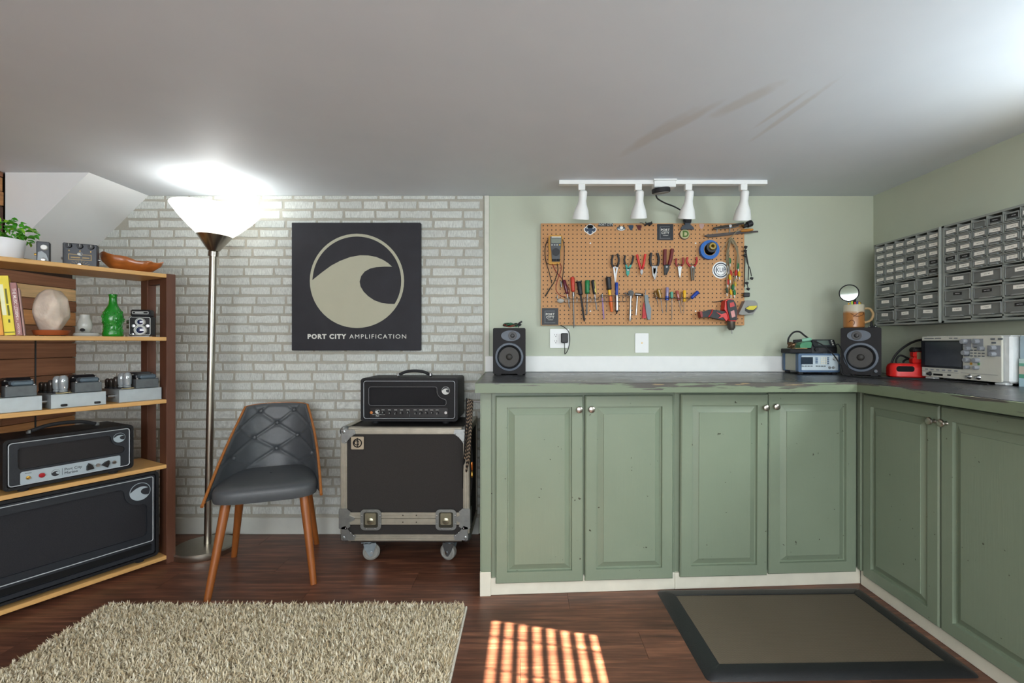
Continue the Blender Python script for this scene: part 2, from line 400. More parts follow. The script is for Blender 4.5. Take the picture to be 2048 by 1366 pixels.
# ------------------------------------------------------------------ base cabinets and worktop
M_green, N, L, b = node_mat('green_cabinet_paint'); b.inputs['Roughness'].default_value = .42
geo = N.new('ShaderNodeNewGeometry'); nz = N.new('ShaderNodeTexNoise'); nz.inputs['Scale'].default_value = 4; L.new(geo.outputs['Position'], nz.inputs['Vector'])
mx = N.new('ShaderNodeMix'); mx.data_type = 'RGBA'; mx.inputs[6].default_value = lin('788672'); mx.inputs[7].default_value = lin('828f7b'); L.new(nz.outputs['Fac'], mx.inputs[0])
n2 = N.new('ShaderNodeTexNoise'); n2.inputs['Scale'].default_value = 42; n2.inputs['Detail'].default_value = 2; L.new(geo.outputs['Position'], n2.inputs['Vector'])
mr = N.new('ShaderNodeMapRange'); mr.inputs[1].default_value = .735; mr.inputs[2].default_value = .76; L.new(n2.outputs['Fac'], mr.inputs[0])
m3 = N.new('ShaderNodeMix'); m3.data_type = 'RGBA'; m3.inputs[7].default_value = lin('3a3c2c'); L.new(mr.outputs[0], m3.inputs[0]); L.new(mx.outputs[2], m3.inputs[6]); L.new(m3.outputs[2], b.inputs['Base Color'])
mp = N.new('ShaderNodeMapping'); mp.inputs['Scale'].default_value = (60, 60, 3); L.new(geo.outputs['Position'], mp.inputs['Vector']); n4 = N.new('ShaderNodeTexNoise'); n4.inputs['Scale'].default_value = 3; L.new(mp.outputs[0], n4.inputs['Vector'])
bp = N.new('ShaderNodeBump'); bp.inputs['Strength'].default_value = .12; bp.inputs['Distance'].default_value = .003; L.new(n4.outputs['Fac'], bp.inputs['Height']); L.new(bp.outputs[0], b.inputs['Normal'])
M_inner = mat('cabinet_edge_olive', '5d5f42', .6, 0, (20, .08))
M_kick = mat('kick_white', 'd9d6c6', .55, 0, (14, .06))
def raised_door(w, h):
    def ring(i, d): return [(i, -d, i), (w-i, -d, i), (w-i, -d, h-i), (i, -d, h-i)]
    rings = [ring(0, 0), ring(0, .014), ring(.005, .019), ring(.052, .019), ring(.0535, .0055), ring(.059, .0055), ring(.086, .0165), ring(.0865, .0190), ring(.09, .0190)]
    mb = MB(); vs = [p for r in rings for p in r]; fs = [(0, 1, 2, 3)]
    for k in range(len(rings)-1):
        for j in range(4): fs.append((k*4+j, k*4+(j+1) % 4, (k+1)*4+(j+1) % 4, (k+1)*4+j))
    e = (len(rings)-1)*4; fs.append((e, e+1, e+2, e+3)); return mb.add(vs, fs)
def knob():
    return MB().lathe([(.0, 0), (.009, 0), (.0075, .003), (.0055, .008), (.006, .012), (.0135, .017), (.0155, .021), (.014, .026), (.008, .029), (0, .0295)], 18, RX(pi/2))
def cabinet(label, P0, P1, doors, depth, z0=.06, z1=.915, endl=False, kick=.078):
    P0, P1 = Vector((*P0, 0)), Vector((*P1, 0)); d = P1-P0; ln = d.length; rz = atan2(d.y, d.x)
    t = thing('base_cabinet', label, 'cabinet', P0, rz, 'green base cabinets')
    mb = MB().box((ln/2, depth/2+.004, (.075+.934)/2), (ln, depth-.006, .859))                                # carcass and face frame
    if endl: mb.box((.022, -.004, .52), (.044, .012, .83)); mb.box((.0, depth/2, .5), (.012, depth, .86))
    mb.build('body', M_green, t)
    MB().box((ln/2, .004, kick/2), (ln, .016, kick), .002).build('toe_kick', M_kick, t)
    if endl: MB().box((.018, -.006, .055), (.05, .016, .11), .002).build('corner_block', M_kick, t)
    for (a, c, side, dz, tilt) in doors:
        D = raised_door(c-a, z1-z0).build('door', M_green, t, ang=20); D.location = (a, -.001, z0+dz); D.rotation_euler = (0, tilt, 0)
        k = knob().build('knob', M_nickel, D); k.location = (c-a-.021 if side > 0 else .026, -.018, z1-z0-.062)
    return t
PL, PR = Vector((-.204, 2.20)), Vector((1.607, 2.31))
def on_line(px):                       # distance along the cabinet front where the pixel column meets it
    k = (px-CX)/F; d = (PR-PL).normalized(); t = (k*PL.y-PL.x)/(d.x-k*d.y); return t
d_ = (PR-PL).normalized(); mid = on_line(1349)
offs = .0
cabinet('double door green base cabinet at the open end of the worktop, beside the flight case', PL, PL+d_*mid,
        [(on_line(993)-.004, on_line(1165), 1, -.002, .000), (on_line(1168.5), on_line(1343), -1, -.001, .002)], .58, endl=True)
cabinet('double door green base cabinet directly left of the inside corner', PL+d_*(mid+.001), PR,
        [(on_line(1357)-mid, on_line(1530)-mid, 1, .002, .006), (on_line(1533)-mid, on_line(1707)-mid, -1, .004, .001)], .57)
XF = 1.607
def right_run(Ya, Yb, label, spans):
    # front faces -X: local x runs towards the camera (-Y)
    return cabinet(label, (XF, Ya), (XF, Yb), spans, .49)
yy = lambda px: F*(XF-.02)/(px-CX)
right_run(2.30, 1.385, 'double door green base cabinet of the right-hand run, behind the floor mat', [(2.30-yy(1725), 2.30-yy(1877), 1, .0, .001), (2.30-yy(1880.5), .91, -1, .0, 0)])
right_run(1.382, .46, 'double door green base cabinet at the near end of the right-hand run', [(.02, .455, 1, 0, 0), (.459, .90, -1, 0, 0)])
# filler post in the inside corner
tag(MB().box((XF-.013, 2.286, .505), (.018, .026, .86), .003).build('corner_filler', M_green, loc=(XF, 2.303, .075)), 'narrow green filler post in the inside corner of the cabinets', 'filler post')
# worktop
M_top, N, L, b = node_mat('dark_worktop'); b.inputs['Roughness'].default_value = .27
geo = N.new('ShaderNodeNewGeometry'); nz = N.new('ShaderNodeTexNoise'); nz.inputs['Scale'].default_value = 9; nz.inputs['Detail'].default_value = 6; L.new(geo.outputs['Position'], nz.inputs['Vector'])
mx = N.new('ShaderNodeMix'); mx.data_type = 'RGBA'; mx.inputs[6].default_value = lin('2b2b2e'); mx.inputs[7].default_value = lin('3a3a3c'); L.new(nz.outputs['Fac'], mx.inputs[0]); L.new(mx.outputs[2], b.inputs['Base Color'])
mr = N.new('ShaderNodeMapRange'); mr.inputs[3].default_value = .2; mr.inputs[4].default_value = .38; L.new(nz.outputs['Fac'], mr.inputs[0]); L.new(mr.outputs[0], b.inputs['Roughness'])
M_fas, N, L, b = node_mat('worn_green_edge'); b.inputs['Roughness'].default_value = .45
geo = N.new('ShaderNodeNewGeometry'); sp = N.new('ShaderNodeSeparateXYZ'); L.new(geo.outputs['Position'], sp.inputs[0])
mp = N.new('ShaderNodeMapping'); mp.inputs['Scale'].default_value = (2.2, 2.2, 34); L.new(geo.outputs['Position'], mp.inputs['Vector'])
nz = N.new('ShaderNodeTexNoise'); nz.inputs['Scale'].default_value = 2.5; nz.inputs['Detail'].default_value = 7; L.new(mp.outputs[0], nz.inputs['Vector'])
r1 = N.new('ShaderNodeMapRange'); r1.inputs[1].default_value = .15; r1.inputs[2].default_value = .55; r1.inputs[3].default_value = -.16; r1.inputs[4].default_value = .05; L.new(sp.outputs[0], r1.inputs[0])
r2 = N.new('ShaderNodeMapRange'); r2.inputs[1].default_value = .945; r2.inputs[2].default_value = .982; r2.inputs[3].default_value = -.13; r2.inputs[4].default_value = .13; L.new(sp.outputs[2], r2.inputs[0])
r5 = N.new('ShaderNodeMapRange'); r5.inputs[1].default_value = 1.2; r5.inputs[2].default_value = 1.45; r5.inputs[3].default_value = 0; r5.inputs[4].default_value = -.09; L.new(sp.outputs[0], r5.inputs[0])
s1 = N.new('ShaderNodeMath'); L.new(nz.outputs['Fac'], s1.inputs[0]); L.new(r1.outputs[0], s1.inputs[1])
s2 = N.new('ShaderNodeMath'); L.new(s1.outputs[0], s2.inputs[0]); L.new(r2.outputs[0], s2.inputs[1])
s3 = N.new('ShaderNodeMath'); L.new(s2.outputs[0], s3.inputs[0]); L.new(r5.outputs[0], s3.inputs[1])
r3 = N.new('ShaderNodeMapRange'); r3.inputs[1].default_value = .53; r3.inputs[2].default_value = .57; L.new(s3.outputs[0], r3.inputs[0])
r4 = N.new('ShaderNodeMapRange'); r4.inputs[1].default_value = .72; r4.inputs[2].default_value = .75; L.new(s3.outputs[0], r4.inputs[0])
m1 = N.new('ShaderNodeMix'); m1.data_type = 'RGBA'; m1.inputs[6].default_value = lin('6d7a63'); m1.inputs[7].default_value = lin('4c4944'); L.new(r3.outputs[0], m1.inputs[0])
m2 = N.new('ShaderNodeMix'); m2.data_type = 'RGBA'; m2.inputs[7].default_value = lin('8a7858'); L.new(r4.outputs[0], m2.inputs[0]); L.new(m1.outputs[2], m2.inputs[6]); L.new(m2.outputs[2], b.inputs['Base Color'])
WT = .98
t = thing('worktop', 'L-shaped dark laminate worktop with a worn green painted edge', 'worktop', (1.5, 2.4, .937))
m = MB(T(-1.5, -2.4, -.937))
A, B_, C_, D_ = (-.211, 2.11), (1.49, 2.155), (1.49, .45), (2.103, .45)
top = [(-.236, 2.888), A, B_, C_, D_, (2.103, 2.888)]
m.prism(top, WT-.041, WT); m.build('top', M_top, t)
m = MB(T(-1.5, -2.4, -.937))
def edge(p, q, th=.012):
    p, q = Vector(p), Vector(q); d = (q-p).normalized(); nn = Vector((d.y, -d.x))
    m.prism([p, q, q+nn*th, p+nn*th], WT-.043, WT-.0015)
edge((A[0]-.012, A[1]), (B_[0]-.012, B_[1])); m.build('front_edge', M_fas, t); m = MB(T(-1.5, -2.4, -.937))
edge((B_[0], B_[1]-.012), C_); edge(C_, D_); m.build('front_edge', M_fas, t); m = MB(T(-1.5, -2.4, -.937))
edge((-.236, 2.888), (A[0], A[1]-.012)); m.build('end_edge', M_fas, t)
# braided cables hanging on the cabinet end
M_braid, N, L, b = node_mat('braided_cable'); b.inputs['Roughness'].default_value = .6
tc = N.new('ShaderNodeTexCoord'); wv = N.new('ShaderNodeTexWave'); wv.inputs['Scale'].default_value = 34; wv.bands_direction = 'DIAGONAL'; wv.inputs['Distortion'].default_value = 1.5
L.new(tc.outputs['Object'], wv.inputs['Vector']); cr = N.new('ShaderNodeValToRGB'); cr.color_ramp.elements[0].position = .55; cr.color_ramp.elements[0].color = lin('17120f'); cr.color_ramp.elements[1].position = .75; cr.color_ramp.elements[1].color = lin('93806a'); L.new(wv.outputs['Fac'], cr.inputs[0]); L.new(cr.outputs[0], b.inputs['Base Color'])
base = Vector((-.232, 2.40, .86))
base.x = -.262
t = thing('cable_bundle', 'bundle of braided instrument cables hanging on the end of the green cabinet', 'cable', base)
MB().cyl((.036, 0, .0), (-.03, 0, .004), .004).build('hook', M_steel, t)
for k in range(5):
    x = -.004-.012*k*.7; y = -.03+.015*k; zb = -.27-.03*(k % 3)
    MB().tube([(x, y+.012, .0), (x-.008, y+.024, zb*.5), (x-.014, y+.012, zb), (x-.016, y, zb-.012), (x-.014, y-.012, zb), (x-.004, y-.02, zb*.5), (x, y-.01, 0), (x, y+.002, .008), (x, y+.012, 0)], .0042, 8, 6).build('cable_loop', M_braid if k < 4 else M_cord, t)
for k, (dx, zz) in enumerate(((-.045, -.42), (-.004, -.43), (-.01, -.47))):
    MB().tube([(-.02, -.04+.02*k, -.1), (dx, -.045+.02*k, -.28), (dx-.004, -.04+.02*k, zz)], .0028, 6).build('cable_tail', M_cord, t)
MB().rod((-.002, -.06, -.285), (-.001, -.06, -.325), [(0, .004), (.2, .006), (.7, .006), (1, .004)]).build('plug', mat('copper_plug', 'c07038', .3, 1), t)
MB().rod((-.001, -.06, -.33), (-.001, -.06, -.36), [(0, .005), (.6, .005), (.7, .007), (1, .004)]).build('plug', M_brass, t)
# ------------------------------------------------------------------ small-parts drawer cabinets on the right wall
M_dc = mat('drawer_case_grey', '8b9089', .5, 0, (25, .03)); M_dr = mat('smoke_drawer', '666b69', .3, 0, (18, .12), spec=.6)
M_drim = mat('drawer_rim', '868a86', .35, 0, (25, .05)); M_inshade = mat('drawer_inside_shade', '4a4d4f', .7)
def label_mat(name, paper, ink):
    mm, N, L, b = node_mat(name); b.inputs['Roughness'].default_value = .6
    tc = N.new('ShaderNodeTexCoord'); sp = N.new('ShaderNodeSeparateXYZ'); L.new(tc.outputs['Object'], sp.inputs[0])
    oi = N.new('ShaderNodeObjectInfo'); ad = N.new('ShaderNodeVectorMath'); L.new(tc.outputs['Object'], ad.inputs[0]); ml = N.new('ShaderNodeMath'); ml.operation = 'MULTIPLY'; ml.inputs[1].default_value = 9; L.new(oi.outputs['Random'], ml.inputs[0]); L.new(ml.outputs[0], ad.inputs[1])
    nz = N.new('ShaderNodeTexNoise'); nz.inputs['Scale'].default_value = 420; L.new(ad.outputs[0], nz.inputs['Vector'])
    gt = N.new('ShaderNodeMath'); gt.operation = 'GREATER_THAN'; gt.inputs[1].default_value = .48; L.new(nz.outputs['Fac'], gt.inputs[0])
    ab = N.new('ShaderNodeMath'); ab.operation = 'ABSOLUTE'; L.new(sp.outputs[2], ab.inputs[0]); lt = N.new('ShaderNodeMath'); lt.operation = 'LESS_THAN'; lt.inputs[1].default_value = .0018; L.new(ab.outputs[0], lt.inputs[0])
    ax = N.new('ShaderNodeMath'); ax.operation = 'ABSOLUTE'; L.new(sp.outputs[0], ax.inputs[0]); lx = N.new('ShaderNodeMath'); lx.operation = 'LESS_THAN'; lx.inputs[1].default_value = .013; L.new(ax.outputs[0], lx.inputs[0])
    m1 = N.new('ShaderNodeMath'); m1.operation = 'MULTIPLY'; L.new(gt.outputs[0], m1.inputs[0]); L.new(lt.outputs[0], m1.inputs[1])
    m2 = N.new('ShaderNodeMath'); m2.operation = 'MULTIPLY'; L.new(m1.outputs[0], m2.inputs[0]); L.new(lx.outputs[0], m2.inputs[1])
    mx = N.new('ShaderNodeMix'); mx.data_type = 'RGBA'; mx.inputs[6].default_value = lin(paper); mx.inputs[7].default_value = lin(ink); L.new(m2.outputs[0], mx.inputs[0]); L.new(mx.outputs[2], b.inputs['Base Color'])
    return mm
M_lab = label_mat('paper_label', 'ece9de', '9a978e'); M_labk = label_mat('black_tape_label', '131314', 'a8a8a8')
def dshape(w, h):
    mb = MB(); mb.box((w/2, .002, h/2), (w, .012, h), .003)
    e = MB(); e.box((w/2, -.0055, h-.0035), (w-.006, .005, .005)); e.box((w-.003, -.005, h/2), (.003, .004, h-.01)); e.box((.003, -.005, h/2), (.002, .003, h-.01))
    e.prism([(w*.22, 0), (w*.78, 0), (w*.70, .006), (w*.30, .006)], -.012, -.003, T(0, 0, 0) @ Matrix(((1, 0, 0, 0), (0, 0, 1, 0), (0, 1, 0, 0), (0, 0, 0, 1))))
    return mb, e
a, bshape = dshape(.0605, .0345); sm_d = a.build('d', M_dr).data; sm_r = bshape.build('r', M_drim).data
a, bshape = dshape(.1275, .0525); lg_d = a.build('d', M_dr).data; lg_r = bshape.build('r', M_drim).data
for o in list(COL.objects):
    if o.name in ('d', 'r', 'd.001', 'r.001'): bpy.data.objects.remove(o)
lsh = {}
def lab(w, h, mm):
    k = (w, h, mm.name)
    if k not in lsh:
        o = MB().box((0, 0, 0), (w, .0008, h)).build('l', mm); lsh[k] = o.data; bpy.data.objects.remove(o)
    return lsh[k]
def drawer_cabinet(label, Yl, dark_s, dark_l, blank, rs):
    wd, ht, dp = .432, .452, .155
    t = thing('parts_drawer_cabinet', label, 'drawer cabinet', (XR-.003-dp, Yl, 1.25), -pi/2, 'small-parts drawer cabinets on the right wall')
    rg = random.Random(rs); f = .009
    m = MB(); m.box((wd/2, dp/2, ht-f/2), (wd, dp, f)).box((wd/2, dp/2, f/2), (wd, dp, f)).box((f/2, dp/2, ht/2), (f, dp, ht)).box((wd-f/2, dp/2, ht/2), (f, dp, ht)).box((wd/2, dp-.004, ht/2), (wd, .008, ht))
    m.box((wd-.004, -.003, ht/2), (.012, .012, ht), .003)
    m.build('case', M_dc, t)
    rowz = []; z = ht-f-.006
    for r in range(5): z -= .0415; rowz.append((z+.003, 6, 's'))
    for r in range(3): z -= .0700; rowz.append((z+.0065, 3, 'l'))
    g = MB()
    for (zz, n_, k) in rowz: g.box((wd/2, .03, zz-.0035 if k == 's' else zz-.006), (wd-2*f, .06, .0045 if k == 's' else .009))
    z1, z2 = rowz[4][0]-.003, ht-f
    for c in range(1, 6): g.box((f+c*(wd-2*f)/6, .03, (z1+z2)/2), (.003, .06, z2-z1))
    for c in range(1, 3): g.box((f+c*(wd-2*f)/3, .03, (z1+f)/2), (.005, .06, z1-f))
    g.build('divider_grid', M_dc, t)
    MB().box((wd/2, .075, ht/2), (wd-.02, .004, ht-.02)).build('inner_shade_board', M_inshade, t)  # dark sheet painting the shade behind the drawers
    for ri, (zz, n_, k) in enumerate(rowz):
        cw = (wd-2*f)/n_
        for c in range(n_):
            D = bpy.data.objects.new('drawer', sm_d if k == 's' else lg_d); COL.objects.link(D); D.parent = t
            D.location = (f+c*cw+(.0042 if k == 's' else .0055), .006+rg.uniform(-.002, .002), zz)
            R_ = bpy.data.objects.new('drawer_rim', sm_r if k == 's' else lg_r); COL.objects.link(R_); R_.parent = D
            idx = (ri, c) if k == 's' else (ri-5, c)
            if k == 's' and idx in blank: continue
            dk = idx in (dark_s if k == 's' else dark_l)
            if k == 's': w_, h_ = rg.choice((.050, .053, .044)), .0155
            else: w_, h_ = rg.choice((.046, .054)), .016
            if k == 'l' and dk: w_, h_ = .042, .013
            l_ = bpy.data.objects.new('label_strip', lab(w_, h_, M_labk if dk else M_lab)); COL.objects.link(l_); l_.parent = D
            l_.location = ((.0605 if k == 's' else .1275)/2+rg.uniform(-.004, .003), -.0048, (.0195 if k == 's' else .033)+rg.uniform(-.001, .001)); l_.rotation_euler = (0, rg.uniform(-.05, .05), 0)
    return t
drawer_cabinet('grey cabinet of small labelled drawers nearest the wall corner', 2.684, {(2, 3), (3, 5), (4, 5)}, set(), set(), 1)
drawer_cabinet('grey cabinet of small labelled drawers cut by the right picture edge', 2.246, {(0, 3), (0, 4), (3, 0), (3, 1)}, {(1, 0), (1, 1), (2, 2)}, {(0, 2)}, 2)
# ------------------------------------------------------------------ wave logo used on the sign and the amplifiers (unit circle)
CREST = [(245, 625), (330, 556), (430, 482), (520, 434), (620, 396), (720, 378), (800, 380), (880, 395), (950, 425), (1000, 458), (1037, 492), (960, 491), (880, 496), (820, 510), (765, 540), (730, 585), (715, 640), (725, 690), (755, 740), (800, 785), (860, 825), (930, 850), (1000, 860), (1062, 862)]
CR = [((x-688)/468, (632-y)/468) for x, y in CREST]
a0 = atan2(CR[-1][1], CR[-1][0]); a1 = atan2(CR[0][1], CR[0][0])
RIN = .94
SKY = CR[:]+[(RIN*cos(a0+(a1-a0)*k/40), RIN*sin(a0+(a1-a0)*k/40)) for k in range(1, 40)]
def logo(r, parent, M, m_light, m_dark, ry=None, depth=.001):
    ry = ry or r
    b_ = MB(M).prism([(x*r, y*ry) for x, y in circ(1, 56)], 0, depth).build('logo_disc', m_light, parent)
    MB(M).prism([(x*r, y*ry) for x, y in SKY], depth, depth+.0006).build('logo_wave', m_dark, parent)
    return b_
# ------------------------------------------------------------------ canvas sign
M_canvas = mat('black_canvas', '2c2c31', .75, 0, (9, .16), (500, .2)); M_cream = mat('cream_print', 'b0af9a', .7, 0, (12, .02)); M_lett = mat('white_print', 'dcdcd4', .7, 0, (12, .01))
sy = WY-.045; c = W(712, 573, sy); sc = sy/F
t = thing('wall_sign', 'square black canvas sign with a cream wave logo hanging on the brick wall', 'sign', (c.x, sy, c.z))
MB().box((0, .015, 0), (258*sc, .03, 256*sc), .003).build('canvas', M_canvas, t)
k = sc/4.967
logo(468*k, t, T((688-678)*k, -.0004, (688-632)*k) @ FRONT, M_cream, M_canvas, depth=.0008)
text('PORT CITY', 62*k*1.0, M_lett, t, T((386-678)*k, -.0005, (688-1187)*k) @ FRONT, bold=.0016, space=1.2, sx=1.06)
text('AMPLIFICATION', 60*k, M_lett, t, T((897-678)*k, -.0005, (688-1187)*k) @ FRONT, space=1.24, sx=1.09)
# ------------------------------------------------------------------ floor lamp
LX, LY = -1.782, 2.665
t = thing('floor_lamp', 'lit brushed nickel torchiere floor lamp with a white glass bowl', 'floor lamp', (LX, LY, 0))
MB().lathe([(0, 0), (.148, 0), (.152, .006), (.152, .028), (.146, .036), (.09, .04), (.02, .044), (0, .044)], 40).build('base', mat('brushed_base', 'b3aea2', .34, 1, (40, .05)), t)
lean = .030
MB().tube([(.015, 0, .035), (.015+lean, 0, 1.64)], .019, 16, 0).build('pole', mat('brushed_pole', 'aba69b', .28, 1, (40, .05)), t)
MB().cyl((.015+lean*.62, -.019, 1.06), (.015+lean*.62, -.028, 1.06), .005).build('switch', M_chrome, t)
hd = T(.015+lean, 0, 1.635) @ RY(radians(4))
MB().lathe([(0, 0), (.026, 0), (.026, .026), (.022, .028), (.03, .034), (.086, .115), (.084, .117), (0, .05)], 32, hd).build('cone', mat('brushed_cone', 'a8a196', .25, 1, (40, .05)), t)
M_glass = mat('lamp_bowl_glass', 'ffffff', .35, 0, (10, .005), emit=('fffaf0', 1.3))
nt = M_glass.node_tree; tr = nt.nodes.new('ShaderNodeBsdfTranslucent'); ms = nt.nodes.new('ShaderNodeMixShader'); ms.inputs[0].default_value = .6
nt.links.new(nt.nodes['Principled BSDF'].outputs[0], ms.inputs[1]); nt.links.new(tr.outputs[0], ms.inputs[2]); nt.links.new(ms.outputs[0], nt.nodes['Material Output'].inputs[0])
MB().lathe([(.084, .116), (.12, .148), (.175, .205), (.212, .252), (.218, .26), (.215, .266), (.209, .262), (.17, .212), (.115, .155), (.08, .123)], 40, hd).build('glass_bowl', M_glass, t)
MB().ball((0, 0, .135), .022, M=hd).build('bulb', mat('bulb_glass', 'ffffff', .3, emit=('fff4e0', 6)), t)
pl = bpy.data.lights.new('torchiere_light', 'POINT'); pl.energy = 4.2; pl.color = (.95, .97, .95); pl.shadow_soft_size = .05
po = bpy.data.objects.new('torchiere_light', pl); COL.objects.link(po); po.location = (LX+.055, LY-.01, 1.875)
# ------------------------------------------------------------------ chair
M_leath = mat('charcoal_leatherette', '484b4e', .42, 0, (60, .05), (300, .12)); M_walnut = mat('walnut_ply', '9a5f2c', .4, 0, (5, .14), None, (14, 14, 1.2)); M_cleg = mat('walnut_leg', '8f5225', .38, 0, (5, .15), None, (16, 16, 1.0))
t = thing('dining_chair', 'charcoal button-tufted chair with walnut legs standing before the brick wall', 'chair', (-1.312, 2.47, 0), radians(20.9))
def backpt(u, v, off=0):
    w = .243*(1-v)+.155*v; w += .012*sin(pi*min(1, max(0, v)))
    wrap = .375*max(0, 1-v)**1.25+.035
    yc = .205+.075*v
    a = abs(u); x = w*sin(a*1.25)/sin(1.25)*(1 if u >= 0 else -1); y = yc-wrap*a**2.4
    z = .43+.385*v-.012*a*a*v
    nx, ny = -u*.75*(1-.3*v), -1.0
    l_ = sqrt(nx*nx+ny*ny); return Vector((x+nx/l_*off, y+ny/l_*off, z))
BUT = [(-.40, .90), (.42, .90), (.0, .72), (-.42, .54), (.42, .54), (0, .36), (-.75, .34), (.78, .34)]
def puff(u, v):
    a = (u/.42+(v-.72)/.18); bq = (u/.42-(v-.72)/.18)
    d1 = abs((a+1) % 2-1); d2 = abs((bq+1) % 2-1)
    f = .0105*min(1, d1/.16)**.6*min(1, d2/.16)**.6 if v > .12 else .0105
    for (bu, bv) in BUT:
        d = sqrt(((u-bu)*.24)**2+((v-bv)*.38)**2); f -= .010*math.exp(-(d/.016)**2)
    e = min(1, (1-abs(u))/.06)*min(1, (1-v)/.04+.001); return f*max(e, 0)
rows = []
nu, nv = 72, 64
for i in range(nv+1):
    v = i/nv; rows.append([backpt(-1+2*j/nu, v, .012+puff(-1+2*j/nu, v)) for j in range(nu+1)])
m = MB().grid(rows)
m.grid([[backpt(-1+2*j/nu, v, .002) for j in range(nu+1)] for v in (0, .25, .5, .75, 1)])
m.grid([[backpt(-1, i/nv, .012) for i in range(nv+1)], [backpt(-1, i/nv, .002) for i in range(nv+1)]])
m.grid([[backpt(1, i/nv, .012) for i in range(nv+1)], [backpt(1, i/nv, .002) for i in range(nv+1)]])
m.grid([rows[-1], [backpt(-1+2*j/nu, 1, .002) for j in range(nu+1)]])
bk = m.build('backrest', M_leath, t, ang=70)
for (bu, bv) in BUT:
    p = backpt(bu, bv, .0145); MB().ball((0, 0, 0), .0105, (1, .55, 1), 12).build('button', M_leath, bk).location = p
m = MB(); shell = [[backpt(-1.02+2.04*j/40, v, o_) for j in range(41)] for v, o_ in ((-.02, .002), (-.02, -.008), (.25, -.008), (.5, -.008), (.75, -.008), (1.008, -.008), (1.008, .002), (.75, .002), (.5, .002), (.25, .002), (-.02, .002))]
m.grid(shell)
for sg in (-1.02, 1.02): m.tube([backpt(sg, v, .001) for v in (-.03, .2, .4, .6, .8, 1.0)], .0068, 8, 4)
m.build('back_shell', M_walnut, t)
def seat_outline(sc_):
    P = []
    for k in range(48):
        a = 2*pi*k/48; ca, sa = cos(a), sin(a); ex = .42
        x = (abs(ca)**ex)*(1 if ca > 0 else -1); y = (abs(sa)**ex)*(1 if sa > 0 else -1)
        P.append((x*(.235-.03*(y+1)/2)*sc_, (y*.225-.03)*sc_))
    return P
m = MB(); R = []
for (sc_, z) in ((.90, .412), (.985, .416), (1.0, .43), (1.0, .455), (.985, .468), (.95, .478), (.8, .485), (.4, .488), (.02, .489)): R.append([(x, y, z) for x, y in seat_outline(sc_)])
m.grid(R, closed=True); m.prism(seat_outline(.90), .408, .412); m.build('seat', M_leath, t, ang=60)
m = MB()
for (tx, ty, fx, fy) in ((-.165, -.17, -.222, -.263), (.165, -.17, .215, -.265), (-.155, .13, -.205, .215), (.155, .13, .205, .235)):
    m = MB().rod((tx, ty, .412), (fx, fy, 0), [(0, .021), (.1, .021), (1, .0145)], 18); m.build('leg', M_cleg, t)
# ------------------------------------------------------------------ amplifiers
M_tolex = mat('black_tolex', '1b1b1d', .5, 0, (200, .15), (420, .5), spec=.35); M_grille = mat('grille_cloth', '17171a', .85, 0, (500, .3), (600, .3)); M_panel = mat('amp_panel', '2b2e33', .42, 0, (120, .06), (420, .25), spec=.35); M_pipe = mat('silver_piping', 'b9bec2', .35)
M_ctl = mat('pale_control_plate', 'a9b6bd', .4, .1, (40, .02)); M_ctlk = mat('black_control_plate', '141416', .35)
def scoop(x0, x1, y0, y1, r, cx, cy, cr):             # rounded window with a bite out of its upper right corner
    P = []
    def arc(ax, ay, rr, s0, s1, n=6):
        for k in range(n+1):
            a = radians(s0+(s1-s0)*k/n); P.append((ax+rr*cos(a), ay+rr*sin(a)))
    arc(x0+r, y0+r, r, 180, 270); arc(x1-r, y0+r, r, 270, 360)
    arc(x1-r, cy-cr-r, r, 0, 90)
    arc(cx, cy, cr, 270, 180, 12)
    arc(cx-cr-r, y1-r, r, 0, 90); arc(x0+r, y1-r, r, 90, 180)
    return P
def amp_shell(t, w, h, d, rr=.016):
    m = MB(); m.prism(rrect(w, h, rr, 5, 0, h/2), -d, -.012, FRONT); m.build('shell', M_tolex, t, ang=30)
    m = MB(); o_ = rrect(w, h, rr, 5, 0, h/2); i_ = rrect(w-.024, h-.024, rr*.6, 5, 0, h/2)
    plate(o_, [i_], .014, 'front_rim', M_tolex, t, T(0, -.003+.006, 0) @ FRONT)
def amp_handle(t, z, ln, y, hh=.032):
    m = MB().tube([(-ln/2, y, z+.010), (-ln/2+.02, y, z+.016), (-ln*.25, y, z+hh*.85), (0, y, z+hh), (ln*.25, y, z+hh*.85), (ln/2-.02, y, z+.016), (ln/2, y, z+.010)], .0085, 10); m.build('handle', M_rub, t)
    for sg in (-1, 1): MB().box((sg*(ln/2-.004), y, z+.008), (.016, .02, .016), .004).box((sg*(ln/2-.004), y-.011, z+.012), (.012, .008, .02), .003).build('handle_bracket', M_chrome, t)
def feet(t, w, d, z=.014):
    for sx in (-1, 1):
        for yy_ in (.03, d-.03): MB().lathe([(0, 0), (.017, 0), (.02, z), (0, z)], 14, T(sx*(w/2-.07), yy_, -z)).build('foot', M_rub, t)
def pipe_rect(t, w, h, cy, r=.0022, y=-.007): MB().tube([(p[0], y, p[1]) for p in rrect(w, h, .012, 4, 0, cy)+[rrect(w, h, .012, 4, 0, cy)[0]]], r, 6, 0).build('piping', M_pipe, t)
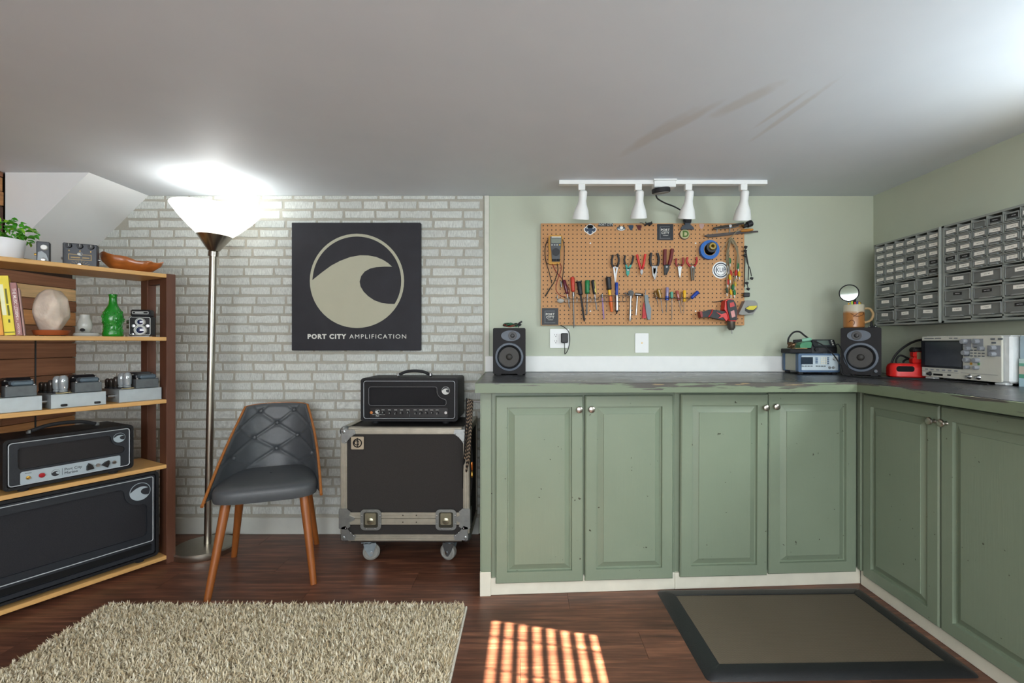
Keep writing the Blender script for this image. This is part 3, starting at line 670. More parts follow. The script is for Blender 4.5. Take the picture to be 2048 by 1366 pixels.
# amp head on the flight case
t = thing('amp_head', 'black amp head with a row of small knobs on top of the flight case', 'amplifier', (-.627, 2.58, .7345), radians(-.5))
aw, ah, ad_ = .522, .232, .25
amp_shell(t, aw, ah, ad_); feet(t, aw, ad_); amp_handle(t, ah, .19, .12)
win = scoop(-.218, .198, .085, .185, .012, .193, .163, .044)
pn = plate(rrect(aw-.03, ah-.03, .01, 4, 0, ah/2), [win, rrect(.424, .052, .008, 4, -.005, .046)], .010, 'front_panel', mat('amp_panel_black', '18181a', .5, 0, (120, .06), (420, .25), spec=.25), t, T(0, .004, 0) @ FRONT)
MB().box((0, .0105, ah/2), (aw-.04, .002, ah-.04)).build('grille', M_grille, t)
MB().tube([(p[0], -.0015, p[1]) for p in win+[win[0]]], .0016, 6, 0).build('window_piping', mat('dull_piping', '6d6e70', .4), t)
pipe_rect(t, aw-.032, ah-.032, ah/2, .0016, -.003)
cp = MB().prism(rrect(.424, .052, .008, 4, -.005, .046), -.008, -.004, FRONT).build('control_plate', M_ctlk, t)
logo(.0215, t, T(.196, -.0015, .165) @ FRONT, M_silver, M_panel)
logo(.0125, cp, T(-.173, .004, .052) @ FRONT, M_silver, M_dark)
text('PORT CITY AMPLIFICATION', .0055, M_silver, cp, T(-.168, .0035, .0355) @ FRONT); text('Pearl', .0085, M_silver, cp, T(-.173, .0035, .028) @ FRONT, bold=.0002)
for k, x in enumerate((-.135, -.108, -.082, -.057, -.030, .0, .024, .047, .070, .093)):
    kb = MB(FRONT).lathe([(0, 0), (.0085, 0), (.0075, .012), (0, .0125)], 14, T(x*1.28+.03, .045, -.003)).build('knob', M_black, cp)
    MB(FRONT).box((x*1.28+.03+.003*sin(k*1.7), .045+.004*cos(k*1.7), .010), (.0016, .007, .0012)).build('pointer', M_silver, kb)
    MB(FRONT).box((x*1.28+.03, .0605, -.0036), (.016, .0022, .0006)).build('legend', M_silver, cp)
MB(FRONT).lathe([(0, 0), (.007, 0), (.008, .004), (.004, .007), (0, .008)], 14, T(-.205, .046, -.004)).build('jewel_lamp', mat('amber_jewel', 'c9804a', .2), cp)
MB(FRONT).lathe([(.0035, .004), (.0035, .006), (.0075, .006), (.008, 0), (0, 0)], 14, T(.196, .046, -.004)).build('jack', M_chrome, cp)
MB(FRONT).box((.0, .04, -.0036), (.0014, .034, .0006)).build('legend', M_gry, cp)
# ------------------------------------------------------------------ flight case
M_case = mat('black_case_panel', '292624', .75, 0, (140, .12), (300, .3)); M_ext = mat('worn_aluminium', 'b3aea0', .42, .7, (25, .12)); M_ball = mat('steel_corner', '9fa4a4', .38, .9, (40, .12)); M_cast = mat('zinc_caster', '93a0a6', .36, .9, (40, .1))
cw, ch, cd = .672, .590, .40
t = thing('flight_case', 'black flight case with aluminium edges and latches, on casters', 'flight case', (-.630, 2.50, .124), 0)
MB().box((0, cd/2, ch/2), (cw-.012, cd-.012, ch-.012)).build('panel', M_case, t)
e = .034; e2 = .004; th = .007
def extr(name, segs):
    m = MB()
    for (c_, d_2) in segs: m.box(c_, d_2, .0015)
    return m.build(name, M_ext, t)
for z in (e/2, ch-e/2): extr('edge_extrusion', [((0, .002, z), (cw-.08, th, e)), ((0, -.0022, z), (cw-.08, .003, .008)), ((0, -.002, z+.011), (cw-.08, .003, .005)), ((0, -.002, z-.011), (cw-.08, .003, .005)), ((0, .017, ch-.002 if z > .3 else .002), (cw-.08, .034, th))])
for sx in (-1, 1): extr('edge_extrusion', [((sx*(cw/2-e/2), .002, ch/2), (e, th, ch-.08)), ((sx*(cw/2-e/2), -.0022, ch/2), (.008, .003, ch-.08)), ((sx*(cw/2-e/2+.011), -.002, ch/2), (.005, .003, ch-.08)), ((sx*(cw/2-e/2-.011), -.002, ch/2), (.005, .003, ch-.08)), ((sx*(cw/2-.002), .017, ch/2), (th, .034, ch-.08)), ((sx*(cw/2-.002), cd-.017, ch/2), (th, .034, ch-.02)), ((sx*(cw/2-e/2), cd/2, ch-.002), (e, cd-.04, th)), ((sx*(cw/2-.002), cd/2, ch-e/2), (th, cd-.04, e)), ((sx*(cw/2-.002), cd/2, e/2), (th, cd-.04, e))])
zs = .118
extr('valance_extrusion', [((0, -.001, zs+.0165), (cw-.07, .008, .031)), ((0, -.001, zs-.0165), (cw-.07, .008, .031)), ((0, -.0045, zs+.02), (cw-.07, .003, .006)), ((0, -.0045, zs-.02), (cw-.07, .003, .006))])
for sx in (-1, 1):
    for z in (0, ch):
        sg = 1 if z == 0 else -1
        m = MB(); m.ball((sx*(cw/2-.020), .016, z+sg*.020), .028, n=16)
        m.prism([(sx*(cw/2-.008), z+sg*.008), (sx*(cw/2-.008), z+sg*.075), (sx*(cw/2-.030), z+sg*.082), (sx*(cw/2-.040), z+sg*.066), (sx*(cw/2-.052), z+sg*.052), (sx*(cw/2-.066), z+sg*.040), (sx*(cw/2-.082), z+sg*.030), (sx*(cw/2-.075), z+sg*.008)], .006, .010, FRONT)
        cb_ = m.build('ball_corner', M_ball, t)
        for (qx, qz) in ((.030, .070), (.056, .045), (.072, .030)): MB().ball((sx*(cw/2-qx), -.0105, z+sg*qz), .0042, (1, .5, 1), 8).build('rivet', M_chrome, cb_)
    m = MB().prism([(sx*(cw/2+.002), zs-.052), (sx*(cw/2+.002), zs+.052), (sx*(cw/2-.035), zs+.054), (sx*(cw/2-.055), zs+.038), (sx*(cw/2-.048), zs+.018), (sx*(cw/2-.075), zs+.006), (sx*(cw/2-.075), zs-.006), (sx*(cw/2-.048), zs-.018), (sx*(cw/2-.055), zs-.038), (sx*(cw/2-.035), zs-.054)], .006, .010, FRONT); m.box((sx*(cw/2+.003), .02, zs), (.006, .06, .10), .002); m.build('corner_brace', M_ball, t)
for x in (-.175, .215):
    o_ = MB().prism(rrect(.108, .108, .022, 5, x, zs-.004), .007, .011, FRONT).build('latch', M_ball, t)
    MB().prism(rrect(.074, .080, .010, 4, x, zs-.004), .0105, .0125, FRONT).build('latch_dish', mat('latch_dish_dark', '3c3a30', .5, .5), o_)
    m = MB(); m.prism(rrect(.056, .060, .006, 3, x, zs+.002), .0125, .016, FRONT); m.lathe([(0, .018), (.017, .018), (.017, .021), (.010, .024), (0, .024)], 18, FRONT @ T(x, zs-.008, 0)); m.box((x, -.021, zs-.008), (.026, .006, .005), .001); m.build('latch_turn', mat('latch_steel', 'a7a48f', .35, .9, (40, .1)), o_)
    for k in range(8):
        a = pi/8+k*pi/4; MB().ball((x+.047*max(-1, min(1, 1.2*cos(a))), -.0115, zs-.004+.047*max(-1, min(1, 1.2*sin(a)))), .0036, (1, .5, 1), 8).build('rivet', M_chrome, o_)
for x in (-.01, .06):
    for dz in (-.018, .018): MB().ball((x, -.0055, zs+dz), .0036, (1, .5, 1), 8).build('rivet', mat('dark_rivet', '48443c', .4, .8), t)
bd = MB().prism(rrect(.066, .066, .004, 2, -.245, ch-.078), .006, .0085, FRONT).build('maker_badge', mat('badge_metal', 'b9ac96', .4, .6, (60, .08)), t)
MB().torus(.021, .0028, 28, 6, FRONT @ T(-.245, ch-.078, .009)).box((-.245, -.009, ch-.074), (.0045, .002, .045)).box((-.238, -.009, ch-.078), (.003, .002, .026)).build('badge_emblem', M_dark, bd)
text('C', .036, M_dark, bd, T(-.252, -.0092, ch-.078) @ FRONT, bold=.0006)
MB().box((0, cd/2, -.008), (cw-.09, cd-.05, .016)).build('caster_board', mat('dark_ply', '221a15', .8), t)
for i, (x, y, a) in enumerate(((-.205, .06, 20), (.225, .06, 158), (-.205, cd-.07, 40), (.225, cd-.07, 150))):
    A = T(x, y, -.016) @ RZ(radians(a))
    o_ = MB(A).box((0, 0, -.003), (.085, .06, .006), .001).lathe([(.022, -.006), (.026, -.012), (.022, -.018)], 16).prism([(-.032, 0), (.032, 0), (.034, -.012), (.022, -.040), (.014, -.066), (.002, -.070), (-.006, -.060), (-.024, -.028)], -.022, -.018, T(0, 0, -.014) @ FRONT).prism([(-.032, 0), (.032, 0), (.034, -.012), (.022, -.040), (.014, -.066), (.002, -.070), (-.006, -.060), (-.024, -.028)], .018, .022, T(0, 0, -.014) @ FRONT).build('caster_fork', M_cast, t)
    wz = -.0635
    MB(A).lathe([(0, -.014), (.030, -.014), (.034, -.017), (.0435, -.011), (.0445, 0), (.0435, .011), (.034, .017), (.030, .014), (0, .014)], 28, T(.010, 0, wz) @ FRONT).build('caster_wheel', mat('grey_wheel', '8b8b86', .5, 0, (30, .05)), o_)
    MB(A).cyl((.010, -.027, wz), (.010, .027, wz), .007).build('axle', M_chrome, o_)
# ------------------------------------------------------------------ open shelf unit on the left
RZS = radians(60); SO = Vector((-1.857, 2.545, 0)); SU = Vector((cos(RZS), sin(RZS), 0)); SN = Vector((-sin(RZS), cos(RZS), 0))
def SP(x, y, z): return SO+SU*x+SN*y+Vector((0, 0, z))
def sx_at(px, y):                                  # position along the shelf where a pixel column meets local depth y
    k = (px-CX)/F; return (k*(SO.y+y*SN.y)-SO.x-y*SN.x)/(SU.x-k*SU.y)
M_pine = mat('pine_board', 'd3a566', .45, 0, (5, .12), None, (1.2, 16, 16)); M_post = mat('stained_post', '5e3b2b', .5, 0, (6, .14), None, (14, 14, 1.0))
t = thing('shelf_unit', 'open shelf unit with pine boards and dark stained posts at the left', 'shelf', SO, RZS)
SL, SD = 1.05, .29
LEV = [.045, .521, .861, 1.187, 1.516]
for z in LEV: MB().box((-.042-(SL-.084)/2, SD/2, z-.010), (SL-.084, SD, .02), .002).build('board', M_pine, t)
for x in (-.021, -SL+.021):
    for y in (.0375, SD-.0375): MB().box((x, y, .759), (.042, .075, 1.518), .002).build('post', M_post, t)
    MB().box((x, SD/2, 1.49), (.03, SD-.16, .04)).build('side_rail', M_post, t); MB().box((x, SD/2, .02), (.03, SD-.16, .04)).build('side_rail', M_post, t)
# big speaker cab, bottom board
cw_, ch_, cd_ = .68, .435, .27
x1 = sx_at(316, .012); p = SP(x1-cw_/2, .008, LEV[0]+.0168)
t = thing('speaker_cabinet', 'large black guitar speaker cabinet on the bottom shelf board', 'speaker cabinet', p, RZS)
amp_shell(t, cw_, ch_, cd_, .02); feet(t, cw_, cd_, .016)
win = scoop(-cw_/2+.045, cw_/2-.05, .115, ch_-.060, .022, cw_/2-.078, ch_-.088, .066)
plate(rrect(cw_-.034, ch_-.034, .012, 4, 0, ch_/2), [win, rrect(cw_-.06, .034, .004, 2, 0, .052)], .012, 'front_panel', M_panel, t, T(0, .004, 0) @ FRONT)
MB().box((0, .0108, ch_/2), (cw_-.05, .002, ch_-.05)).build('grille', mat('cab_grille', '26262a', .85, 0, (420, .35), (600, .4)), t)
MB().box((0, .0095, .052), (cw_-.06, .001, .034)).build('port_slot', M_dark, t)
w_, y0_, y1_ = cw_-.05, .082, ch_-.026
MB().tube([(p_[0], -.003, p_[1]) for p_ in rrect(w_, y1_-y0_, .008, 4, 0, (y0_+y1_)/2)+[rrect(w_, y1_-y0_, .008, 4, 0, (y0_+y1_)/2)[0]]], .0022, 6, 0).build('piping', M_pipe, t)
logo(.044, t, T(cw_/2-.080, -.0025, ch_-.088) @ FRONT, M_ctl, M_panel)
# amp head above it
aw2, ah2, ad2 = .455, .215, .235
x1 = sx_at(268, .0); p = SP(x1-aw2/2, .0, LEV[1]+.0148)
t = thing('amp_head', 'black amp head with a pale blue-grey control strip on the shelf unit', 'amplifier', p, RZS+radians(2))
amp_shell(t, aw2, ah2, ad2, .018); feet(t, aw2, ad2); amp_handle(t, ah2, .25, .10, .034)
win = scoop(-aw2/2+.045, aw2/2-.036, .082, ah2-.040, .014, aw2/2-.042, ah2-.052, .048)
plate(rrect(aw2-.03, ah2-.03, .01, 4, 0, ah2/2), [win, rrect(aw2-.105, .056, .008, 4, .0, .044)], .010, 'front_panel', M_panel, t, T(0, .004, 0) @ FRONT)
MB().box((0, .0105, ah2/2), (aw2-.04, .002, ah2-.04)).build('grille', mat('amp_grille_mesh', '221f20', .7, 0, (420, .3), (600, .3)), t)
pipe_rect(t, aw2-.034, ah2-.034, ah2/2, .002, -.003)
cp = MB().prism(rrect(aw2-.105, .056, .008, 4, .0, .044), -.008, .0, FRONT).build('control_plate', M_ctl, t)
logo(.024, t, T(aw2/2-.058, -.0025, ah2-.056) @ FRONT, M_ctl, M_panel, ry=.023)
logo(.0145, cp, T(-.062, 0, .043) @ FRONT, M_panel, M_ctl, depth=.0008)
MB().box((-.040, -.0006, .043), (.0012, .001, .03)).build('divider_line', M_gry, cp)
text('Port City', .0165, M_panel, cp, T(-.033, -.0006, .050) @ FRONT, align='LEFT'); text('Marino', .0165, M_panel, cp, T(-.033, -.0006, .034) @ FRONT, align='LEFT')
text('POWER', .006, M_panel, cp, T(-.150, -.0006, .062) @ FRONT)
MB(FRONT).lathe([(0, 0), (.008, 0), (.007, .004), (.0035, .005), (.0035, .015), (0, .015)], 14, T(-.150, .043, 0)).build('toggle_switch', M_brass, cp)
MB(FRONT).lathe([(0, 0), (.0105, 0), (.0105, .004), (.006, .009), (0, .010)], 16, T(-.107, .043, 0)).build('jewel_lamp', mat('red_jewel', 'a8242c', .15), cp)
for (x, a) in ((.055, 10), (.117, -35)):
    MB(FRONT).prism([(-.013, -.012), (.013, -.012), (.009, .006), (0, .018), (-.009, .006)], 0, .014, T(x, .043, 0) @ RZ(radians(a))).build('chickenhead_knob', M_black, cp)
for x in (.088, .150): MB(FRONT).lathe([(.003, .003), (.003, .004), (.008, .004), (.009, 0), (0, 0)], 14, T(x, .043, 0)).lathe([(0, .0035), (.0032, .0035)], 10, T(x, .043, 0)).build('jack', M_chrome, cp)
# three bare tube amplifier chassis
M_iron = mat('transformer_iron', '63686a', .5, .5, (50, .15)); M_tubeg = mat('tube_glass', 'aab2b6', .08, .35, (10, .05), spec=.9); M_chas = mat('chassis_aluminium', 'b9c2c6', .4, .55, (30, .07)); M_bell = mat('transformer_bell', '1d1e22', .3)
def chassis(label, px, w, yoff, rot, extra):
    x1 = sx_at(px, yoff); p = SP(x1-w/2, yoff, LEV[2]+.001)
    t = thing('tube_amp_chassis', label, 'amplifier', p, RZS+rot, 'bare valve amplifier chassis on the shelf unit')
    hh, d = .062, .20
    MB().box((0, .0015, hh/2), (w, .003, hh), .0008).box((0, d/2, hh-.001), (w, d, .002)).box((-w/2+.001, d/2, hh/2), (.002, d, hh)).box((w/2-.001, d/2, hh/2), (.002, d, hh)).box((0, d-.001, hh/2), (w, .002, hh)).build('chassis_box', M_chas, t)
    tx = w*.20
    o_ = MB().box((tx, .045, hh+.024), (.098, .055, .046), .002).build('transformer', M_iron, t)
    MB().box((tx+.006, .045, hh+.058), (.070, .05, .022), .006).build('coil_cover', mat('coil_cover_blue', '5b6a74', .5, .3), o_)
    for sx_ in (-1, 1): MB().ball((tx+sx_*.042, .025, hh+.049), .0055, n=8).build('bolt', M_chrome, o_)
    o_ = MB().box((tx+.015, .15, hh+.040), (.10, .07, .075), .012).build('power_transformer', M_bell, t)
    MB().box((tx+.015, .113, hh+.055), (.06, .004, .012), .001).build('bell_highlight', M_pipe, o_)  # pale strip painting a highlight on the black bell cover
    for sx_ in (-1, 1): MB().ball((tx+.015+sx_*.043, .114, hh+.066), .005, n=8).build('bolt', M_chrome, o_)
    prof = [(0, 0), (.0155, 0), (.0155, .014), (.0135, .016), (.0165, .024), (.0175, .05), (.0165, .066), (.010, .076), (0, .079)]
    for k, (qx, qy, sc_) in enumerate(((-w*.22, .045, 1.0), (-w*.27, .085, .95), (-w*.33, .12, .72), (-w*.38, .15, .6), (-w*.42, .175, .6))):
        o_ = MB().lathe([(r*sc_, z*sc_*1.08) for r, z in prof], 18, T(qx, qy, hh)).build('valve', M_tubeg if k < 2 else mat('tube_smoked', '4a4440', .15, .4), t)
        MB().lathe([(0, 0), (.019*sc_, 0), (.019*sc_, .008), (0, .008)], 16, T(qx, qy, hh)).build('valve_socket', M_rub, o_)
    MB().tube([(-w*.10, .03, hh+.002), (-w*.16, .012, hh+.006), (-w*.28, .014, hh+.004), (-w*.34, .05, hh+.003)], .002, 6).build('wire', mat('cream_wire', 'c9b98c', .5), t)
    for k in range(3): MB().cyl((-w/2, .05+.045*k, .03), (-w/2-.028, .05+.045*k, .03), .0055 if k else .008, None, 10).build('jack', M_chrome if k != 1 else M_rub, t)
    if extra:
        for sx_ in (-.28, .33): MB().box((w*sx_, -.004, .012), (.022, .010, .010), .002).build('rubber_stop', M_rub, t)
    return t
chassis('bare valve amp chassis at the left picture edge of the shelf', 84, .20, .02, radians(0), False)
chassis('middle bare valve amp chassis, with two black rubber stops', 212, .195, .02, radians(0), True)
chassis('bare valve amp chassis nearest the right post of the shelf', 323, .18, .03, 0, False)
# --- upper board: potted plant, pedals, bowl
zt = LEV[4]+.0005; p = SP(sx_at(-2, .13), .13, zt)
t = thing('potted_plant', 'leafy green herb in a white pot on the shelf top', 'plant', p)
MB().lathe([(0, 0), (.066, 0), (.074, .01), (.079, .05), (.083, .088), (.080, .089), (.074, .075), (0, .072)], 32).build('pot', mat('white_ceramic', 'eceef2', .3, 0, (10, .01)), t)
M_leaf = mat('herb_leaf', '4fa82e', .45, 0, (30, .25)); M_leaf2 = mat('herb_leaf_light', '8fd03c', .45, 0, (30, .2))
rg = random.Random(3); lf = []
for mm in (M_leaf, M_leaf2):
    o_ = MB().add([(0, 0, 0), (.007, .003, .004), (.0095, .010, .006), (.006, .018, .003), (0, .024, -.003), (-.006, .018, .003), (-.0095, .010, .006), (-.007, .003, .004), (0, .010, .001)], [(8, i, i+1) for i in range(0, 7)]+[(8, 7, 0)]).build('leaf', mm, recalc=False); lf.append(o_.data); bpy.data.objects.remove(o_)
for k in range(9):
    a = 2*pi*k/9; MB().tube([(.03*cos(a), .03*sin(a), .07), (.05*cos(a), .05*sin(a), .10), (.07*cos(a), .07*sin(a), .13)], .0013, 5, 3).build('stem', M_leaf, t)
for k in range(230):
    a = rg.uniform(0, 2*pi); u = rg.random()**.6; el = rg.uniform(0, 1)
    q = Vector((cos(a)*u*.115, sin(a)*u*.115, .088+.095*el*sqrt(max(0, 1-(u*.85)**2))+rg.uniform(-.008, .008)))
    if q.x > .055 and q.z < .125: continue
    o_ = bpy.data.objects.new('leaf', lf[0 if rg.random() < .68 else 1]); COL.objects.link(o_); o_.parent = t
    o_.location = q; o_.rotation_euler = (rg.uniform(-.9, .6), rg.uniform(-.5, .5), a-pi/2+rg.uniform(-.8, .8)); s_ = rg.uniform(.8, 1.35); o_.scale = (s_, s_, s_)
MB().tube([(.09, -.03, .11), (.125, -.05, .115), (.150, -.065, .108)], .0012, 5, 4).build('stem', M_leaf, t)
for q in ((.135, -.055, .112), (.150, -.066, .107), (.12, -.045, .114)):
    o_ = bpy.data.objects.new('leaf', lf[0]); COL.objects.link(o_); o_.parent = t; o_.location = q; o_.rotation_euler = (.1, .2, -1.9)
M_ped = mat('pedal_slate', '3a3d42', .4, .2, (60, .08)); M_gold = mat('gold_print', 'a98f5a', .5)
def pk(m_, x, y, r=.009): m_.lathe([(0, 0), (r, 0), (r*.85, .011), (0, .0115)], 16, T(x, y, .0))
p = SP(sx_at(86, .06), .06, zt)
t = thing('effect_pedal', 'narrow slate mini effect pedal with one big knob, beside the plant pot', 'effects pedal', p, radians(38), 'effect pedals on the shelf top')
B = MB().box((0, .018, .0465), (.043, .036, .092), .003).build('enclosure', M_ped, t)
pk(mk := MB(T(0, 0, .066) @ FRONT), .004, 0, .0125); kb = mk.build('knob', M_silver, t); MB(T(.004, -.0117, .066) @ FRONT).lathe([(0, 0), (.011, 0), (.009, .002), (0, .002)], 16).build('knob_cap', M_wplast, kb)
MB(FRONT).prism([(-.018, .0), (.018, .0), (.010, .03), (-.004, .042), (-.016, .036)], 0, .0006, T(0, .008, 0)).build('print', mat('pale_print', '9fa7ad', .5), t)
MB(T(.002, 0, .012) @ FRONT).lathe([(0, 0), (.008, 0), (.008, .008), (0, .010)], 14).build('footswitch', M_chrome, t)
MB().cyl((-.022, .018, .035), (-.030, .018, .035), .005).build('jack', M_brass, t)
p = SP(sx_at(160, .10), .10, zt)
t = thing('effect_pedal', 'wide slate effect pedal with three knobs and a gold-framed title plate', 'effects pedal', p, radians(30), 'effect pedals on the shelf top')
pw_, ph_ = .124, .112
MB().box((0, .02, ph_/2), (pw_, .04, ph_), .003).build('enclosure', M_ped, t)
for x in (-.040, 0, .040):
    mk = MB(T(x, 0, ph_-.013) @ FRONT); pk(mk, 0, 0, .0125); kb = mk.build('knob', M_black, t); MB(T(x, -.0118, ph_-.013) @ FRONT).box((.002, .003, .0005), (.002, .012, .001)).build('pointer', M_silver, kb)
    MB(T(x*.97, -.0002, ph_-.036) @ FRONT).box((0, 0, .0002), (.003, .005, .0005)).build('led_dot', M_brass, t)
plate([(-.042, -.014), (.042, -.014), (.042, .014), (-.042, .014)], [[(-.039, -.011), (.039, -.011), (.039, .011), (-.039, .011)]], .0008, 'title_frame', M_gold, t, T(0, -.0004, .047) @ FRONT)
for (x_, w_2) in ((-.016, .034), (.021, .026)): MB(T(x_, -.0004, .045) @ FRONT).box((0, 0, .0002), (w_2, .0055, .0006)).build('title_print', M_gold, t)
logo(.010, t, T(0, -.0003, .063) @ FRONT, M_silver, M_ped, ry=.008)
for a in (-66, -48, -30, -12, 12, 30, 48, 66): MB(T(0, -.0003, .0) @ FRONT).box((0, .043 if abs(a) < 40 else .05, 0), (.0012, .014, .0005), M=RZ(radians(a)) @ T(0, -.018, 0)).build('ray_print', M_gold, t)
MB(T(0, 0, .012) @ FRONT).lathe([(0, 0), (.010, 0), (.010, .007), (.007, .012), (0, .013)], 16).build('footswitch', M_chrome, t)
for sg in (-1, 1): MB().cyl((sg*pw_/2, .02, .04), (sg*(pw_/2+.009), .02, .04), .006).build('jack', M_chrome, t)
p = SP(sx_at(263, .12), .12, zt)
M_burl = mat('burl_wood', 'a05a26', .28, 0, (9, .3), None, (2, 2, 7), coat=.4)
rows = []; rg = random.Random(9)
for (r, z, d) in ((.001, .0, 0), (.05, .001, 0), (.082, .014, .2), (.112, .042, .6), (.122, .068, 1), (.118, .072, 1), (.10, .052, .8), (.07, .026, .3), (.001, .016, 0)):
    row = []
    for k in range(32):
        a = 2*pi*k/32; j = 1+.08*sin(2*a+1)+.05*sin(5*a)+.03*sin(9*a+2); row.append((r*j*cos(a)*1.02, r*j*sin(a)*.62, z+d*(.010*sin(2*a+.5)+.014*cos(a+2.9)+.004*sin(7*a))))
    rows.append(row)
o_ = MB(RZ(radians(20))).grid(rows, closed=True).build('wooden_bowl', M_burl, ang=60); o_.location = p; tag(o_, 'carved natural-edge wooden bowl at the right end of the shelf top', 'bowl')
# --- second board: books, salt lamp, candle holder, bottle, camera
zt = LEV[3]+.0005
def book(label, px, w, h, d, lean, col, title, ink, sz, second=None):
    p = SP(sx_at(px, .04), .04, zt+w/2*abs(sin(lean))+.0006)
    t = thing('book', label, 'book', p, radians(45), 'books on the shelf unit'); A = RY(lean)
    mm = mat('cover_'+col, col, .4, 0, (30, .04))
    MB(A).box((0, d/2, h/2), (w-.004, d-.004, h-.004)).build('page_block', mat('book_paper', 'd9cfb4', .8, 0, (200, .08)), t)
    MB(A).box((0, .001, h/2), (w, .002, h)).box((-w/2+.0008, d/2, h/2), (.0016, d, h)).box((w/2-.0008, d/2, h/2), (.0016, d, h)).build('cover', mm, t)
    if title: text(title, sz, mat('ink_'+ink, ink, .6), t, A @ T(0, -.0006, h*.62) @ FRONT @ RZ(-pi/2), bold=.0001)
    if second: text(second, sz*.72, mat('ink_'+ink, ink, .6), t, A @ T(0, -.0006, h*.24) @ FRONT @ RZ(-pi/2))
book('orange paperback at the left picture edge, leaning', 1, .020, .235, .16, radians(-5), 'e79a1c', None, '333333', .01)
book('thick yellow paperback leaning between the orange and mauve books', 20, .033, .252, .17, radians(-5), 'e8d42a', None, '4c4a20', .018)
for (z_, w_2, x_) in ((.165, .07, .004), (.105, .05, .005), (.06, .02, .003)): MB(RY(radians(-5)) @ T(x_, -.0004, z_) @ FRONT).box((0, 0, .0002), (.006, w_2-.006, .0006)).build('spine_print', mat('ink_olive', '6b6a22', .6), bpy.data.objects['book.001'])
MB(RY(radians(-5)) @ T(-.008, -.0004, .15) @ FRONT).box((0, 0, .0002), (.012, .13, .0006)).build('spine_panel', mat('pale_spine', 'eef0c8', .5), bpy.data.objects['book.001'])
MB(RY(radians(-5)) @ T(0, -.0004, .012) @ FRONT).box((0, 0, .0002), (.03, .004, .0006)).build('spine_print', mat('ink_olive', '6b6a22', .6), bpy.data.objects['book.001'])
book('mauve paperback with white spine lettering, right of the yellow book', 38.8, .021, .226, .16, radians(-5), 'a06a68', 'THE MUSIC LESSON', 'f0e4e0', .014, 'VICTOR L. WOOTEN')
book('thin pale booklet leaning on the mauve paperback', 49, .006, .205, .15, radians(-5), 'b9938c', None, '333333', .01)
p = SP(sx_at(103, .10), .10, zt)
t = thing('salt_lamp', 'pale rough rock salt lamp on a reddish wooden base', 'lamp', p)
MB().lathe([(0, 0), (.056, .004), (.060, .010), (.065, .026), (.05, .028), (0, .028)], 28).build('base', mat('cherry_base', '9a4e28', .4, 0, (8, .12)), t)
for a in (.4, 2.5, 4.6): MB().cyl((.042*cos(a), .042*sin(a), 0), (.042*cos(a), .042*sin(a), .006), .008).build('foot', M_rub, t)
rg = random.Random(21); rows = []
dirs = [(Vector((rg.uniform(-1, 1), rg.uniform(-1, 1), rg.uniform(-.6, 1))).normalized(), rg.uniform(.86, 1.0)) for _ in range(60)]
for i in range(25):
    th = pi*i/24; row = []
    for k in range(36):
        a = 2*pi*k/36; v = Vector((sin(th)*cos(a), sin(th)*sin(a), -cos(th)))
        r = 1.06
        for (d_2, q) in dirs:
            c_ = v.dot(d_2)
            if c_ > .05: r = min(r, q/c_)
        row.append((v.x*r*.069*(1+.04*sin(5*a+3*th)), v.y*r*.064, .120+v.z*r*.104))
    rows.append(row)
M_salt = mat('rock_salt', 'd2c4b4', .5, 0, (16, .22), (36, .9)); M_salt.node_tree.nodes['Principled BSDF'].inputs['Subsurface Weight'].default_value = .35; M_salt.node_tree.nodes['Principled BSDF'].inputs['Subsurface Radius'].default_value = (.03, .02, .012); M_salt.node_tree.nodes['Principled BSDF'].inputs['Subsurface Scale'].default_value = .6
MB().grid(rows, closed=True).build('salt_rock', M_salt, t, ang=80)
MB().tube([SN*.05+Vector((0, 0, .012)), SN*.12+Vector((0, 0, .006)), SN*.185+Vector((0, 0, .008)), SN*.203+Vector((0, 0, .0)), SN*.206+Vector((0, 0, -.04)), SN*.207+Vector((0, 0, -.30)), SN*.207+Vector((0, 0, -.62))], .0035, 6).build('cord', M_cord, t)
p = SP(sx_at(173, .10), .10, zt)
t = thing('oil_burner', 'small clear glass oil lamp with a dark wick screw, between salt lamp and bottle', 'oil lamp', p)
M_clr = mat('clear_glass', 'cfd2cc', .1, 0, (10, .02), alpha=.55, spec=.7)
MB().lathe([(0, 0), (.046, 0), (.050, .006), (.046, .016), (.018, .022), (0, .022)], 28).build('saucer', M_clr, t)
MB().lathe([(.016, .02), (.026, .034), (.029, .052), (.026, .072), (.020, .088), (.019, .104), (.0175, .104), (.018, .088)], 24, T(-.008, 0, 0)).build('chimney', M_clr, t)
MB().ball((.008, -.03, .030), .010, (1.2, .6, .8)).cyl((-.004, -.02, .03), (.02, -.034, .028), .003).build('wick_screw', M_rub, t)
p = SP(sx_at(226, .10), .10, zt)
M_gg = mat('green_bottle_glass', '1f9a2a', .08, 0, (120, .1), (70, .7), trans=.35, spec=.7, coat=.3)
prof = [(0, 0), (.046, 0), (.051, .004), (.051, .018), (.045, .034), (.043, .05), (.049, .066), (.052, .085), (.050, .105), (.044, .125), (.034, .140), (.026, .152), (.021, .165), (.019, .185), (.019, .2), (.021, .202), (.021, .210), (.016, .212), (.015, .19), (0, .18)]
prof = [(r*.82, z) for r, z in prof]; m = MB().lathe(prof, 32)
t = thing('bottle', 'empty green glass bottle with a moulded figure body', 'bottle', p); m.build('body', M_gg, t, ang=60)
rg = random.Random(4); m = MB()
for k in range(120):
    a = rg.uniform(0, 2*pi); z = rg.uniform(.025, .125); r = np.interp(z, [.004, .018, .034, .05, .066, .085, .105, .125, .14], [.051, .051, .045, .043, .049, .052, .050, .044, .034])
    r *= .80; m.ball((r*cos(a), r*sin(a), z), rg.uniform(.003, .0048), (1, 1, 1.2), 8)
m.build('moulded_relief', M_gg, t, ang=60)
p = SP(sx_at(280, .11), .11, zt)
